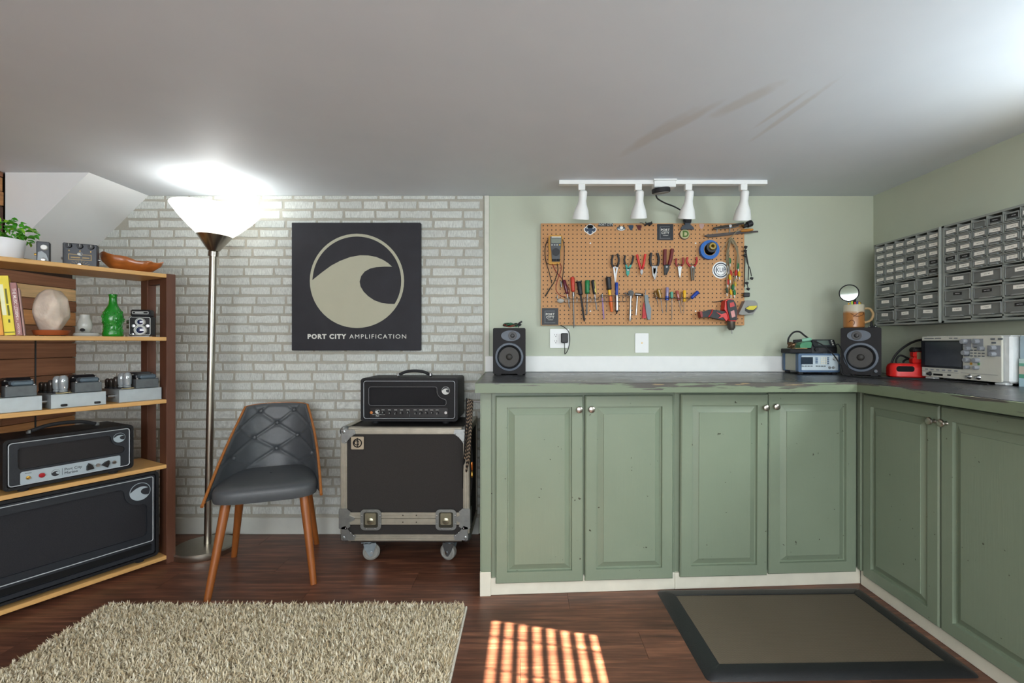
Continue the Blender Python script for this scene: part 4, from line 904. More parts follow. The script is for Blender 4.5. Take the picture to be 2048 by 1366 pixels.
t = thing('twin_lens_camera', 'vintage black twin-lens reflex camera next to the green bottle', 'camera', p, radians(22))
M_cam = mat('camera_leather', '1d1d20', .5, 0, (200, .2), (300, .5))
MB().box((0, .035, .056), (.096, .07, .100), .004).build('body', M_cam, t)
MB().box((0, .036, .124), (.086, .062, .036), .006).build('viewfinder_hood', M_cam, t)
plate(rrect(.070, .014, .004, 3), [rrect(.065, .010, .003, 3)], .002, 'nameplate_frame', M_silver, t, T(0, .004, .126) @ FRONT)
MB(T(-.004, .0035, .126) @ FRONT).box((0, 0, .0004), (.036, .004, .0008)).build('nameplate_print', M_silver, t)
plate(rrect(.090, .094, .008, 4), [rrect(.085, .089, .006, 4)], .002, 'front_frame', M_silver, t, T(0, -.001, .056) @ FRONT)
for (z, r) in ((.077, .021), (.035, .027)):
    o_ = MB(T(.004, 0, z) @ FRONT).lathe([(r*.72, .012), (r*.76, .019), (r*.92, .019), (r, .015), (r, 0), (0, 0)], 28).build('lens_barrel', M_silver, t)
    MB(T(.004, 0, z) @ FRONT).lathe([(0, .014), (r*.4, .0135), (r*.74, .011), (0, .010)], 24).build('lens_glass', mat('blue_lens_glass', '16214f', .05, 0, (10, .05), spec=1, coat=1), o_)
for sg in (-1, 1): MB(T(.004+sg*.030, 0, .057) @ FRONT).lathe([(0, 0), (.008, 0), (.008, .008), (0, .009)], 14).build('setting_wheel', M_chrome, t)
MB(T(-.03, 0, .014) @ FRONT).lathe([(0, 0), (.006, 0), (.006, .006), (0, .007)], 12).build('flash_socket', M_chrome, t)
for (z, r) in ((.078, .010), (.052, .009)): MB().cyl((-.048, .03, z), (-.064, .03, z), r).build('side_knob', M_chrome, t)
MB().box((0, .035, .003), (.07, .05, .006)).build('base_plate', M_silver, t)
# ------------------------------------------------------------------ shag rug
rx0, rx1, ry0, ry1 = -1.815, -.262, .85, 2.085
t = thing('shag_rug', 'cream shag pile rug on the dark laminate floor', 'rug', (-1.04, 1.47, 0))
O_ = Vector((-1.04, 1.47, 0))
MB(T(-O_)).box(((rx0+rx1)/2, (ry0+ry1)/2, .005), (rx1-rx0, ry1-ry0, .009)).build('backing', mat('rug_backing', 'cfc7b2', .9, 0, (80, .1)), t)
MB(T(-O_)).box((rx1+.003, (ry0+ry1)/2, .007), (.008, ry1-ry0, .014), .002).build('edge_binding', mat('rug_binding', 'd8d4c8', .8, 0, (80, .06)), t)
g = np.random.default_rng(2); n = 78000
bx = g.uniform(rx0+.004, rx1-.006, n)-O_.x; by = g.uniform(ry0+.004, ry1-.004, n)-O_.y
az = g.uniform(0, 2*pi, n); ln_ = g.uniform(.022, .036, n); tilt = g.uniform(.15, .75, n); wd = g.uniform(.0016, .0030, n); cr_ = az+g.uniform(1.0, 2.1, n)
dx, dy = np.cos(az), np.sin(az); wx, wy_ = np.cos(cr_)*wd, np.sin(cr_)*wd
def row_(f, bend):
    cx_ = bx+dx*ln_*f*np.sin(tilt*bend); cy_ = by+dy*ln_*f*np.sin(tilt*bend); cz_ = .008+ln_*f*np.cos(tilt*bend); return cx_, cy_, cz_
V = np.zeros((n, 5, 3))
for i, (f, bd_, ws) in enumerate(((0, 0, 1), (.6, .8, 1.1))):
    a, b2, c2 = row_(f, bd_); V[:, 2*i] = np.stack([a-wx*ws, b2-wy_*ws, c2], 1); V[:, 2*i+1] = np.stack([a+wx*ws, b2+wy_*ws, c2], 1)
a, b2, c2 = row_(1, 1.35); V[:, 4] = np.stack([a, b2, c2], 1)
idx = np.arange(n)*5; Fq = np.stack([idx, idx+1, idx+3, idx+2], 1); Ft = np.stack([idx+2, idx+3, idx+4], 1)
me = bpy.data.meshes.new('pile'); me.vertices.add(n*5); me.vertices.foreach_set('co', V.reshape(-1))
lv = np.concatenate([Fq.reshape(-1), Ft.reshape(-1)]); me.loops.add(len(lv)); me.loops.foreach_set('vertex_index', lv.astype(np.int32))
me.polygons.add(2*n); me.polygons.foreach_set('loop_start', np.concatenate([np.arange(n)*4, 4*n+np.arange(n)*3]).astype(np.int32))
me.update(calc_edges=True)
at = me.color_attributes.new('tone', 'FLOAT_COLOR', 'POINT')
pal = np.array([lin('d8cdb2')[:3], lin('c9bb9c')[:3], lin('e6dfca')[:3], lin('b7a585')[:3], lin('d2c6ab')[:3], lin('8f7f66')[:3]])
ci = g.choice(6, n, p=[.32, .22, .2, .12, .1, .04]); colr = np.ones((n, 5, 4)); colr[:, :, :3] = pal[ci][:, None, :]
at.data.foreach_set('color', colr.reshape(-1))
M_pile, N, L, b = node_mat('shag_pile'); b.inputs['Roughness'].default_value = .9; b.inputs['Specular IOR Level'].default_value = .1
vc = N.new('ShaderNodeVertexColor'); vc.layer_name = 'tone'; L.new(vc.outputs[0], b.inputs['Base Color'])
me.materials.append(M_pile); o = bpy.data.objects.new('pile', me); COL.objects.link(o); o.parent = t; o['kind'] = 'stuff'
# ------------------------------------------------------------------ anti-fatigue mat
t = thing('floor_mat', 'brown anti-fatigue floor mat with a wide black border', 'mat', (1.09, 1.945, 0), radians(1.2))
mw, md = .955, .60
m = MB(); R = []
for (i_, z) in ((0, 0), (.004, .006), (.030, .016), (.066, .017), (.068, .015), (.07, .015)): R.append([(x, y, z) for x, y in rrect(mw-2*i_, md-2*i_, max(.002, .022-i_*.3), 4)])
m.grid(R, closed=True); m.build('border', mat('mat_border_rubber', '1f2022', .45, 0, (60, .08), (300, .2)), t, ang=40)
M_mat, N, L, b = node_mat('woven_mat_brown'); b.inputs['Roughness'].default_value = .6
tc = N.new('ShaderNodeTexCoord'); wv = N.new('ShaderNodeTexWave'); wv.inputs['Scale'].default_value = 60; wv.bands_direction = 'Y'; L.new(tc.outputs['Object'], wv.inputs['Vector'])
w2_ = N.new('ShaderNodeTexWave'); w2_.inputs['Scale'].default_value = 60; L.new(tc.outputs['Object'], w2_.inputs['Vector'])
mu = N.new('ShaderNodeMath'); mu.operation = 'MULTIPLY'; L.new(wv.outputs['Fac'], mu.inputs[0]); L.new(w2_.outputs['Fac'], mu.inputs[1])
mx = N.new('ShaderNodeMix'); mx.data_type = 'RGBA'; mx.inputs[6].default_value = lin('5a5042'); mx.inputs[7].default_value = lin('7c7060'); L.new(mu.outputs[0], mx.inputs[0]); L.new(mx.outputs[2], b.inputs['Base Color'])
bp = N.new('ShaderNodeBump'); bp.inputs['Strength'].default_value = .3; bp.inputs['Distance'].default_value = .002; L.new(mu.outputs[0], bp.inputs['Height']); L.new(bp.outputs[0], b.inputs['Normal'])
MB().box((0, 0, .0075), (mw-.138, md-.138, .013)).build('woven_top', M_mat, t)
# ------------------------------------------------------------------ pegboard and everything on it
PY = 2.884                                         # front face of the board
def B(x, y, d=.012):
    p = W(x, y, PY-.015); return Vector((p.x, PY-d, p.z))
S1 = PY/F                                          # metres per photo pixel on the board
M_peg, N, L, b = node_mat('pegboard_hardboard'); b.inputs['Roughness'].default_value = .6
tc = N.new('ShaderNodeTexCoord'); sp = N.new('ShaderNodeSeparateXYZ'); L.new(tc.outputs['Object'], sp.inputs[0]); ds = []
for ax in (0, 2):
    dv = N.new('ShaderNodeMath'); dv.operation = 'DIVIDE'; dv.inputs[1].default_value = .0254; L.new(sp.outputs[ax], dv.inputs[0])
    fr = N.new('ShaderNodeMath'); fr.operation = 'FRACT'; L.new(dv.outputs[0], fr.inputs[0]); sb = N.new('ShaderNodeMath'); sb.operation = 'SUBTRACT'; sb.inputs[1].default_value = .5; L.new(fr.outputs[0], sb.inputs[0])
    pw2 = N.new('ShaderNodeMath'); pw2.operation = 'POWER'; pw2.inputs[1].default_value = 2; ab = N.new('ShaderNodeMath'); ab.operation = 'ABSOLUTE'; L.new(sb.outputs[0], ab.inputs[0]); L.new(ab.outputs[0], pw2.inputs[0]); ds.append(pw2)
sm_ = N.new('ShaderNodeMath'); L.new(ds[0].outputs[0], sm_.inputs[0]); L.new(ds[1].outputs[0], sm_.inputs[1])
lt = N.new('ShaderNodeMath'); lt.operation = 'LESS_THAN'; lt.inputs[1].default_value = .0215; L.new(sm_.outputs[0], lt.inputs[0])
nz = N.new('ShaderNodeTexNoise'); nz.inputs['Scale'].default_value = 90; L.new(tc.outputs['Object'], nz.inputs['Vector'])
mx = N.new('ShaderNodeMix'); mx.data_type = 'RGBA'; mx.inputs[6].default_value = lin('b58352'); mx.inputs[7].default_value = lin('c6935f'); L.new(nz.outputs['Fac'], mx.inputs[0])
m2 = N.new('ShaderNodeMix'); m2.data_type = 'RGBA'; m2.inputs[7].default_value = lin('1a0f08'); L.new(lt.outputs[0], m2.inputs[0]); L.new(mx.outputs[2], m2.inputs[6]); L.new(m2.outputs[2], b.inputs['Base Color'])
c = B(1286.5, 548, 0)
t = thing('pegboard', 'tan perforated pegboard mounted on the sage wall above the worktop', 'pegboard', (c.x, PY, c.z))
MB().box((0, .003, 0), (407*S1, .006, 204*S1), .0008).build('board', M_peg, t)
for x in (-.55, 0, .55): MB().box((x, .0155, 0), (.03, .018, .56)).build('batten', mat('pine_batten', 'b99462', .7), t)
for (x, y) in ((1181.5, 485.5), (1393, 485.5), (1181.5, 622), (1393, 622)): MB(T(-Vector((c.x, PY, c.z)))).ball(B(x, y, 0), .005, (1, .5, 1), 10).build('screw', M_wplast, t)
def bt(name, label, cat, x, y, group=None):
    t = thing(name, label, cat, B(x, y, 0), 0, group); t['_o'] = 0; del t['_o']
    return t, T(-B(x, y, 0))
def bmb(A): return MB(A)
def bpoly(mb, pts, d0, d1):                         # outline drawn on the board, given real thickness in front of it
    P = [B(x, y, (d0+d1)/2) for x, y in pts]; n = len(P)
    mb.add([(p.x, PY-d0, p.z) for p in P]+[(p.x, PY-d1, p.z) for p in P], [list(range(n)), list(range(n, 2*n))[::-1]]+[(i, (i+1) % n, n+(i+1) % n, n+i) for i in range(n)]); return mb
def bline(mb, pts, r, d=.014, n=8, sm=4): mb.tube([B(p[0], p[1], p[2] if len(p) > 2 else d) for p in pts], (r if callable(r) else r*S1), n, sm); return mb
z6 = lambda x, y: (1190+x/8.54, 500+y/8.54)
z1 = lambda x, y: (1080+x/5.94, 430+y/5.94)
z7 = lambda x, y: (1380+x/5.69, 430+y/5.69)
# pliers hanging in a row
M_dred = mat('dark_red_grip', '6b1f22', .45); M_teal = mat('teal_grip', '2b9a8c', .4); M_blk = mat('black_grip', '222326', .5)
def pliers(label, hl, hr, jaws, mg, mj, rw=2.2, gpiv=None):
    t, A = bt('pliers', label, 'pliers', gpiv[0], gpiv[1], 'pliers hanging in a row on the pegboard')
    for h in (hl, hr): bline(MB(A), h, rw, .016, 10).build('handle', mg, t)
    for k, j in enumerate(jaws): bpoly(MB(A), j, .011+.003*k, .019).build('jaw', mj, t)
    MB(A).cyl(B(gpiv[0], gpiv[1], .010), B(gpiv[0], gpiv[1], .021), 2.0*S1).build('pivot', M_steel, t)
    MB(A).cyl(B(gpiv[0]-5, gpiv[1]-4, .0), B(gpiv[0]-5, gpiv[1]-4, .022), .0016, n=6).cyl(B(gpiv[0]+5, gpiv[1]-4, .0), B(gpiv[0]+5, gpiv[1]-4, .022), .0016, n=6).cyl(B(gpiv[0]-6, gpiv[1]-4, .022), B(gpiv[0]+6, gpiv[1]-4, .022), .0016, n=6).build('wire_hook', M_blk, t)
    return t
q = lambda *p: [z6(*a) for a in p]
pliers('long needle-nose pliers with black curved grips, leftmost of the pliers', q((305, 85), (285, 200), (305, 295)), q((380, 65), (408, 170), (378, 295)), [q((305, 290), (330, 290), (352, 430), (350, 555), (338, 555), (322, 420)), q((365, 290), (395, 285), (368, 430), (354, 555), (342, 555), (350, 410))], M_blk, M_chrome, 2.1, z6(345, 300))
pliers('small pliers with black grips and teal shoulders', q((515, 95), (500, 180), (525, 255)), q((655, 100), (640, 190), (612, 255)), [q((512, 250), (540, 250), (590, 350), (585, 410), (555, 455), (530, 400), (535, 350)), q((600, 250), (635, 250), (580, 350), (540, 345))], M_blk, M_teal, 1.9, z6(560, 345))
pliers('bright red side cutters with steel tip', q((715, 78), (745, 200), (780, 335)), q((860, 72), (835, 220), (806, 335)), [q((775, 340), (815, 340), (818, 385), (797, 430), (773, 390))], M_red, M_steel, 2.3, z6(795, 345))
pliers('locking pliers with black grips and wide steel jaws', q((960, 50), (942, 170), (962, 275)), q((1062, 50), (1088, 160), (1070, 270)), [q((965, 275), (1065, 272), (1052, 420), (1020, 512), (982, 430)), q((995, 300), (1040, 300), (1030, 380), (1010, 420), (990, 380))], M_blk, M_steel, 2.5, z6(1018, 300))
pliers('large dark red handled wire crimper, tallest of the pliers', [(1330, 499), (1329.5, 515), (1329, 530)], [(1344.5, 498), (1342, 515), (1338, 530)], [q((1180, 250), (1275, 250), (1262, 340), (1225, 425), (1215, 425), (1215, 370), (1205, 425), (1185, 425), (1178, 330))], M_dred, M_blk, 3.4, z6(1222, 290))
pliers('small red handled pliers with a pointed silver nose', q((1390, 145), (1382, 210), (1400, 280)), q((1500, 130), (1505, 210), (1480, 275)), [q((1412, 285), (1480, 285), (1462, 420), (1448, 492), (1430, 420))], mat('maroon_grip', '9a2b2b', .4), M_chrome, 2.0, z6(1445, 290))
pliers('red curved-grip pliers with two dark prongs, rightmost of the pliers', q((1580, 125), (1568, 200), (1625, 285)), q((1735, 120), (1738, 200), (1690, 285)), [q((1625, 280), (1660, 280), (1662, 520), (1645, 520)), q((1668, 280), (1705, 280), (1690, 520), (1675, 520))], mat('bright_red_grip', 'b0262a', .4), mat('dark_tool_steel', '4a4640', .4, .8), 2.0, z6(1665, 290))
# drivers in the wire racks
def driver(name, label, cat, h0, h1, tip, mg, rg_, ms, rs, collar=None, grp='hand tools in the wire racks', extra=None):
    t, A = bt(name, label, cat, h1[0], h1[1], grp)
    MB(A).rod(B(*h0, .022), B(*h1, .022), [(0, rg_*S1*.72), (.08, rg_*S1), (.55, rg_*S1*.92), (.8, rg_*S1*.85), (.92, rg_*S1*.95), (1, rg_*S1*.5)], 12).build('handle', mg, t)
    if tip: MB(A).rod(B(*h1, .022), B(*tip, .018), [(0, rs*S1), (.93, rs*S1), (1, rs*S1*.55)], 8).build('shaft', ms, t)
    if collar: MB(A).cyl(B(*collar[0], .022), B(*collar[1], .022), collar[2]*S1).build('collar', collar[3], t)
    return t, A
M_amb = mat('amber_acetate', '8f6a24', .2, coat=.3); M_clrp = mat('lilac_acetate', '8d84a6', .15, coat=.3); M_grn = mat('green_grip', '1f7a45', .4); M_org = mat('orange_grip', 'd8641c', .4); M_blu = mat('blue_grip', '1c3f9a', .3); M_gteal = mat('aqua_grip', '4a9a80', .3)
driver('screwdriver', 'screwdriver with a dark maroon ribbed handle below the multimeter', 'screwdriver', z1(283, 775), z1(322, 940), z1(352, 1110), mat('maroon_acetate', '5a1a2a', .2, coat=.3), 3.6, M_steel, 1.3)
driver('screwdriver', 'long screwdriver with a flat red handle', 'screwdriver', z1(384, 738), z1(392, 915), z1(403, 1345), mat('coral_grip', 'c2402e', .4), 4.4, M_steel, 1.4, (z1(394, 925), z1(396, 970), 2.6, M_steel))
driver('nut_driver', 'black nut driver with a flared handle and long black shaft', 'nut driver', z1(462, 800), z1(482, 955), z1(527, 1265), M_blk, 5.0, M_blk, 2.0, (z1(458, 790), z1(460, 802), 6.6, M_blk))
driver('screwdriver', 'screwdriver with a rounded green handle', 'screwdriver', z1(560, 778), z1(560, 938), z1(552, 1190), M_grn, 5.0, M_steel, 1.6)
driver('screwdriver', 'screwdriver with a black and yellow striped handle', 'screwdriver', z1(625, 775), z1(648, 945), z1(674, 1130), M_blk, 3.8, M_steel, 1.3, (z1(634, 790), z1(650, 935), 3.2, mat('pale_yellow', 'd8c86a', .4)))
driver('tuning_rod', 'thin lilac rod hanging in the wire rack', 'tool', z1(735, 940), z1(738, 985), z1(758, 1240), M_steel, 2.2, mat('lilac_rod', '9a7fb0', .4), 1.5)
t, A = driver('screwdriver', 'stubby thick screwdriver with black grip, yellow neck and orange body', 'screwdriver', z1(808, 738), z1(820, 893), None, M_blk, 5.6, M_steel, 1)
MB(A).cyl(B(*z1(821, 890), .022), B(*z1(830, 960), .022), 3.0*S1).build('neck', M_yel, t); MB(A).rod(B(*z1(831, 955), .022), B(*z1(852, 1150), .020), [(0, 3.2*S1), (.5, 3.4*S1), (1, 2.4*S1)]).build('body', M_org, t)
t, A = driver('solder_sucker', 'blue and silver solder sucker pump', 'tool', z1(907, 803), z1(909, 960), None, M_blu, 3.3, M_steel, 1)
MB(A).cyl(B(*z1(909, 955), .022), B(*z1(911, 1135), .022), 3.4*S1).build('barrel', M_chrome, t); MB(A).rod(B(*z1(911, 1130), .022), B(*z1(907, 1178), .022), [(0, 3.5*S1), (.4, 2.6*S1), (.5, 1.3*S1), (1, 1.0*S1)]).build('nozzle', M_rub, t)
t, A = bt('ratchet_wrench', 'chrome ratchet wrench with a round head', 'wrench', *z1(1075, 940), 'hand tools in the wire racks')
MB(A).cyl(B(*z1(1075, 930), .012), B(*z1(1075, 930), .030), 5.6*S1, n=20).cyl(B(*z1(1078, 935), .030), B(*z1(1078, 935), .036), 3.6*S1, n=16).build('head', mat('ratchet_dark', '4a4a4a', .45, .7), t)
MB(A).rod(B(*z1(1076, 950), .020), B(*z1(1067, 1262), .018), [(0, 3*S1), (.25, 1.9*S1), (.5, 1.8*S1), (.55, 2.4*S1), (.92, 2.5*S1), (1, 2*S1)]).build('shank', M_chrome, t); bline(MB(A), [z1(1005, 925), z1(1040, 950), z1(1100, 965)], 1.6, .02).build('selector', M_steel, t)
t, A = bt('socket_wrench', 'chrome T-head wrench with a black tip, beside the ratchet', 'wrench', *z1(1155, 950), 'hand tools in the wire racks')
MB(A).cyl(B(*z1(1125, 942), .020), B(*z1(1195, 948), .020), 3.4*S1).build('head', M_chrome, t); MB(A).cyl(B(*z1(1192, 948), .020), B(*z1(1222, 950), .020), 2.6*S1).build('tip', M_rub, t); MB(A).cyl(B(*z1(1156, 950), .018), B(*z1(1140, 1190), .016), 1.8*S1).build('shank', M_chrome, t)
t, A = bt('wire_stripper', 'grey and red wire stripper hanging beside the chrome wrenches', 'wire stripper', *z6(880, 780), 'hand tools in the wire racks')
bpoly(MB(A), [z6(*p) for p in ((840, 775), (900, 770), (915, 900), (955, 1000), (945, 1190), (895, 1192), (865, 1050))], .012, .024).build('grey_lever', mat('grey_lever', '7f8b90', .5), t)
bpoly(MB(A), [z6(*p) for p in ((832, 890), (850, 980), (880, 1110), (875, 1165), (805, 1170), (815, 1000))], .008, .018).build('red_lever', mat('red_lever', 'b5161c', .4), t); bline(MB(A), [z6(862, 780), z6(860, 720), z6(872, 680)], .9, .016).build('blade', M_steel, t)
t, A = bt('clear_bulb', 'small pale glass bulb on a hook at the left of the wire rack', 'bulb', *z1(235, 1015))
MB(A).ball(B(*z1(243, 1020), .02), 6.2*S1, (1.25, 1, .75), 14).build('glass', M_clr, t); bline(MB(A), [z1(205, 950), z1(203, 985), z1(215, 1008)], 1.0, .014).build('hook', M_steel, t)
t, A = bt('wire_rack', 'left wire tool rack holding the large screwdrivers', 'tool rack', *z1(440, 1000), 'wire tool racks on the pegboard')
for y_ in (1000, 1040): bline(MB(A), [(*z1(300, y_), .004), (*z1(300, y_), .034), (*z1(690, y_), .034), (*z1(690, y_), .004)], .55, sm=0, n=6).build('wire', M_steel, t)
for x_ in (305, 350, 435, 520, 600, 640): bline(MB(A), [(*z1(x_, 970), .004), (*z1(x_, 1000), .034), (*z1(x_, 1040), .034)], .5, sm=0, n=6).build('wire', M_steel, t)
t, A = bt('wire_rack', 'middle wire tool rack holding the solder sucker and chrome wrenches', 'tool rack', *z1(900, 1000), 'wire tool racks on the pegboard')
for y_ in (962, 1030): bline(MB(A), [(*z1(705, y_), .004), (*z1(705, y_), .034), (*z1(1020, y_), .034), (*z1(1020, y_), .004)], .55, sm=0, n=6).build('wire', M_steel, t)
for x_ in (712, 760, 815, 870, 975, 1015): bline(MB(A), [(*z1(x_, 962), .034), (*z1(x_, 1030), .034)], .6, sm=0, n=6).build('wire', M_steel, t)
t, A = bt('wire_rack', 'right wire tool rack holding the small coloured drivers', 'tool rack', *z6(1300, 828), 'wire tool racks on the pegboard')
bline(MB(A), [(*z6(1010, 770), .004), (*z6(1015, 810), .02), (*z6(1050, 830), .038), (*z6(1300, 828), .040), (*z6(1560, 828), .040), (*z6(1620, 820), .004)], .7, n=6).build('wire', M_blk, t)
G2 = 'small drivers in the right wire rack'
driver('screwdriver', 'small screwdriver with an amber handle, leftmost of the small drivers', 'screwdriver', z6(1075, 672), z6(1118, 840), z6(1155, 1080), M_amb, 4.2, M_steel, .7, grp=G2)
driver('screwdriver', 'second small amber screwdriver half hidden behind the first', 'screwdriver', z6(1012, 705), z6(1040, 800), z6(1075, 940), mat('dark_amber', '6e4f18', .2, coat=.3), 2.0, M_steel, .7, grp=G2)
driver('screwdriver', 'small screwdriver with a clear lilac handle and blue collar', 'screwdriver', z6(1228, 640), z6(1222, 860), z6(1215, 1065), M_clrp, 3.5, M_steel, .8, (z6(1224, 790), z6(1222, 860), 3.6, M_blu), grp=G2)
driver('screwdriver', 'small screwdriver with an aqua green handle and long shaft', 'screwdriver', z6(1303, 715), z6(1307, 835), z6(1311, 1205), M_gteal, 3.2, M_steel, .7, grp=G2)
driver('screwdriver', 'small screwdriver with a clear red handle and dark collar', 'screwdriver', z6(1392, 695), z6(1425, 865), z6(1470, 1080), mat('red_acetate', 'a05048', .15, coat=.3), 3.4, M_steel, .6, (z6(1415, 815), z6(1426, 868), 2.8, M_blk), grp=G2)
driver('screwdriver', 'small brown handled screwdriver beside the yellow one', 'screwdriver', z6(1473, 720), z6(1475, 805), z6(1482, 960), mat('brown_acetate', '7a5a3a', .3), 1.5, M_steel, .6, grp=G2)
driver('screwdriver', 'small screwdriver with a solid yellow handle', 'screwdriver', z6(1522, 690), z6(1520, 885), z6(1510, 1085), mat('solid_yellow', 'e8b41c', .35), 2.9, M_steel, .5, grp=G2)
driver('screwdriver', 'small blue handled screwdriver lying aslant at the rack end', 'screwdriver', z6(1755, 715), z6(1635, 828), z6(1575, 868), M_blu, 3.9, M_chrome, .9, grp=G2)
# multimeter
t, A = bt('multimeter', 'yellow and grey multimeter hanging on the pegboard with its test leads', 'multimeter', 1111, 505)
mm_ = [z1(*p) for p in ((105, 255), (120, 245), (255, 248), (268, 265), (262, 380), (245, 440), (238, 575), (225, 590), (115, 590), (98, 575), (108, 440), (98, 370))]
bpoly(MB(A), mm_, .004, .030).build('holster', mat('amber_holster', 'c08a2a', .5), t)
bd_ = bpoly(MB(A), [z1(*p) for p in ((122, 268), (252, 268), (248, 380), (236, 440), (232, 560), (140, 560), (132, 440), (122, 380))], .03, .042).build('body', mat('meter_grey', '4a4e52', .5), t)
bpoly(MB(A), [z1(*p) for p in ((130, 290), (246, 290), (243, 345), (133, 345))], .042, .043).build('screen', mat('lcd', '7c8478', .25), bd_)
bpoly(MB(A), [z1(*p) for p in ((135, 268), (245, 268), (245, 280), (135, 280))], .042, .0432).build('glare_strip', mat('meter_glare', 'dcdcd0', .3), bd_)  # pale strip painting glare across the top of the meter
for x_ in (140, 170, 200): bpoly(MB(A), [z1(*p) for p in ((x_-8, 362), (x_+8, 362), (x_+8, 372), (x_-8, 372))], .042, .044).build('button', M_silver, bd_)
bpoly(MB(A), [z1(*p) for p in ((222, 362), (240, 362), (240, 372), (222, 372))], .042, .044).build('button', M_yel, bd_)
MB(A).cyl(B(*z1(185, 450), .042), B(*z1(185, 450), .048), 7.5*S1, n=24).build('dial', M_blk, bd_)
for x_ in (150, 175, 200, 222): MB(A).cyl(B(*z1(x_, 545), .042), B(*z1(x_, 545), .047), 1.8*S1).build('socket', M_dark, bd_)
bline(MB(A), [(*z1(95, 290), .02), (*z1(62, 380), .012), (*z1(65, 520), .01), (*z1(110, 680), .01), (*z1(140, 810), .01)], .75).build('black_lead', M_cord, t)
bline(MB(A), [(*z1(268, 290), .02), (*z1(288, 380), .012), (*z1(285, 560), .01), (*z1(270, 740), .01), (*z1(255, 830), .012)], .75).build('black_lead', M_cord, t)
bline(MB(A), [(*z1(200, 580), .03), (*z1(212, 660), .015), (*z1(170, 790), .012), (*z1(120, 870), .012)], .8).build('black_lead', M_cord, t); MB(A).cyl(B(*z1(125, 862), .012), B(*z1(62, 965), .012), 1.2*S1).build('black_probe', M_cord, t)
M_rl = mat('red_lead', '8a2420', .45)
bline(MB(A), [(*z1(145, 585), .03), (*z1(190, 670), .015), (*z1(260, 750), .005), (*z1(300, 800), .005), (*z1(350, 880), .005), (*z1(345, 960), .005)], .8).build('red_lead', M_rl, t)
bline(MB(A), [(*z1(240, 580), .03), (*z1(250, 650), .015), (*z1(200, 800), .012), (*z1(195, 900), .012), (*z1(250, 960), .012), (*z1(300, 970), .012)], .7).build('red_lead', M_rl, t)
MB(A).cyl(B(*z1(248, 790), .014), B(*z1(255, 860), .014), 1.5*S1).build('probe_clip', M_steel, t)
# stickers, pins and picks along the top
M_slate = mat('slate_sticker', '23272d', .5, 0, (60, .12))
def port_sticker(label, x0, y0, x1, y1):
    xm, ym = (x0+x1)/2, (y0+y1)/2; t, A = bt('sticker', label, 'sticker', xm, ym, 'square slate stickers on the pegboard'); A2 = T(0, -.0018, 0)
    bpoly(MB(A), [(x0, y0), (x1, y0), (x1, y1), (x0, y1)], .0003, .0015).build('card', M_slate, t); w_ = (x1-x0)*S1
    for (cx_, cy_, ww, hh) in ((-.02, .33, .62, .03), (-.02, -.38, .66, .035), (-.31, -.02, .035, .68)): MB(A2).box((cx_*w_, 0, cy_*w_), (ww*w_, .0005, hh*w_)).build('frame_line', mat('grey_print', '74787c', .6), t)
    text('PORT', w_*.20, M_lett, t, T(.0*w_, -.0018, .13*w_) @ FRONT, bold=.0005, space=1.1); text('CITY', w_*.20, M_lett, t, T(0, -.0018, -.05*w_) @ FRONT, bold=.0005, space=1.15); text('Amplification', w_*.062, M_lett, t, T(.02*w_, -.0018, -.2*w_) @ FRONT, bold=.0001)
port_sticker('square slate PORT CITY sticker at the lower left corner of the pegboard', 1084, 616, 1117, 649.5)
port_sticker('square slate PORT CITY sticker at the top of the pegboard', 1315.5, 447, 1348, 479.5)
t, A = bt('sticker', 'narrow black PORT CITY strip sticker at the board top', 'sticker', 1212.5, 448.5); bpoly(MB(A), [(1198, 445.5), (1227, 445.5), (1227, 451.8), (1198, 451.8)], .0003, .0015).build('card', M_slate, t); text('PORT CITY', 4.6*S1*1.25, M_silver, t, T(0, -.0018, 0) @ FRONT, bold=.0001)
t, A = bt('sticker', 'blue and white badge-shaped sticker', 'sticker', 1181, 458)
bs = [(-13, -2), (-9, -5), (-5, -9.5), (0, -11.5), (5, -9.5), (9, -5), (13, -2), (12, 3), (7, 7), (0, 11.5), (-7, 7), (-12, 3)]
bpoly(MB(A), [(1181+x, 458+y) for x, y in bs], .0003, .0013).build('border', M_wplast, t); bpoly(MB(A), [(1181+x*.86, 458+y*.86) for x, y in bs], .0013, .0018).build('field', mat('badge_navy', '2a3d55', .4), t)
bpoly(MB(A), [(1176, 449), (1186, 449), (1187, 455), (1175, 455)], .0018, .0024).build('emblem', M_dark, t)
for (dx, dy) in ((-5, 5), (5, 5), (-6, -3), (6, -3)): MB(A).ball(B(1181+dx, 458+dy, .0018), 1.9*S1, (1, .2, .8), 8).build('print_spot', M_silver, t)
t, A = bt('enamel_pin', 'small eye-shaped pin with a white centre', 'pin', 1243, 455); MB(A).ball(B(1243, 456, .002), 9*S1, (1, .12, .55), 16).build('rim', mat('pewter', '6a7076', .4, .6), t); MB(A).cyl(B(1243.5, 455, .003), B(1243.5, 455, .007), 3.2*S1).build('centre', M_wplast, t); bline(MB(A), [(1237, 457.5), (1243, 460.5), (1249.5, 458)], .8, .006).build('lower_lid', M_wplast, t)
def pick(label, x, y, mm, w_=10, h_=11):
    P = [(-.5, -.42), (-.3, -.5), (.3, -.5), (.5, -.42), (.48, -.1), (.25, .3), (0, .5), (-.25, .3), (-.48, -.1)]
    o = bpoly(MB(), [(x+a*w_, y+b_*h_) for a, b_ in P], .0005, .0016).build('guitar_pick', mm, loc=B(x, y, 0)); return tag(o, label, 'guitar pick', 'guitar picks stuck on the pegboard')
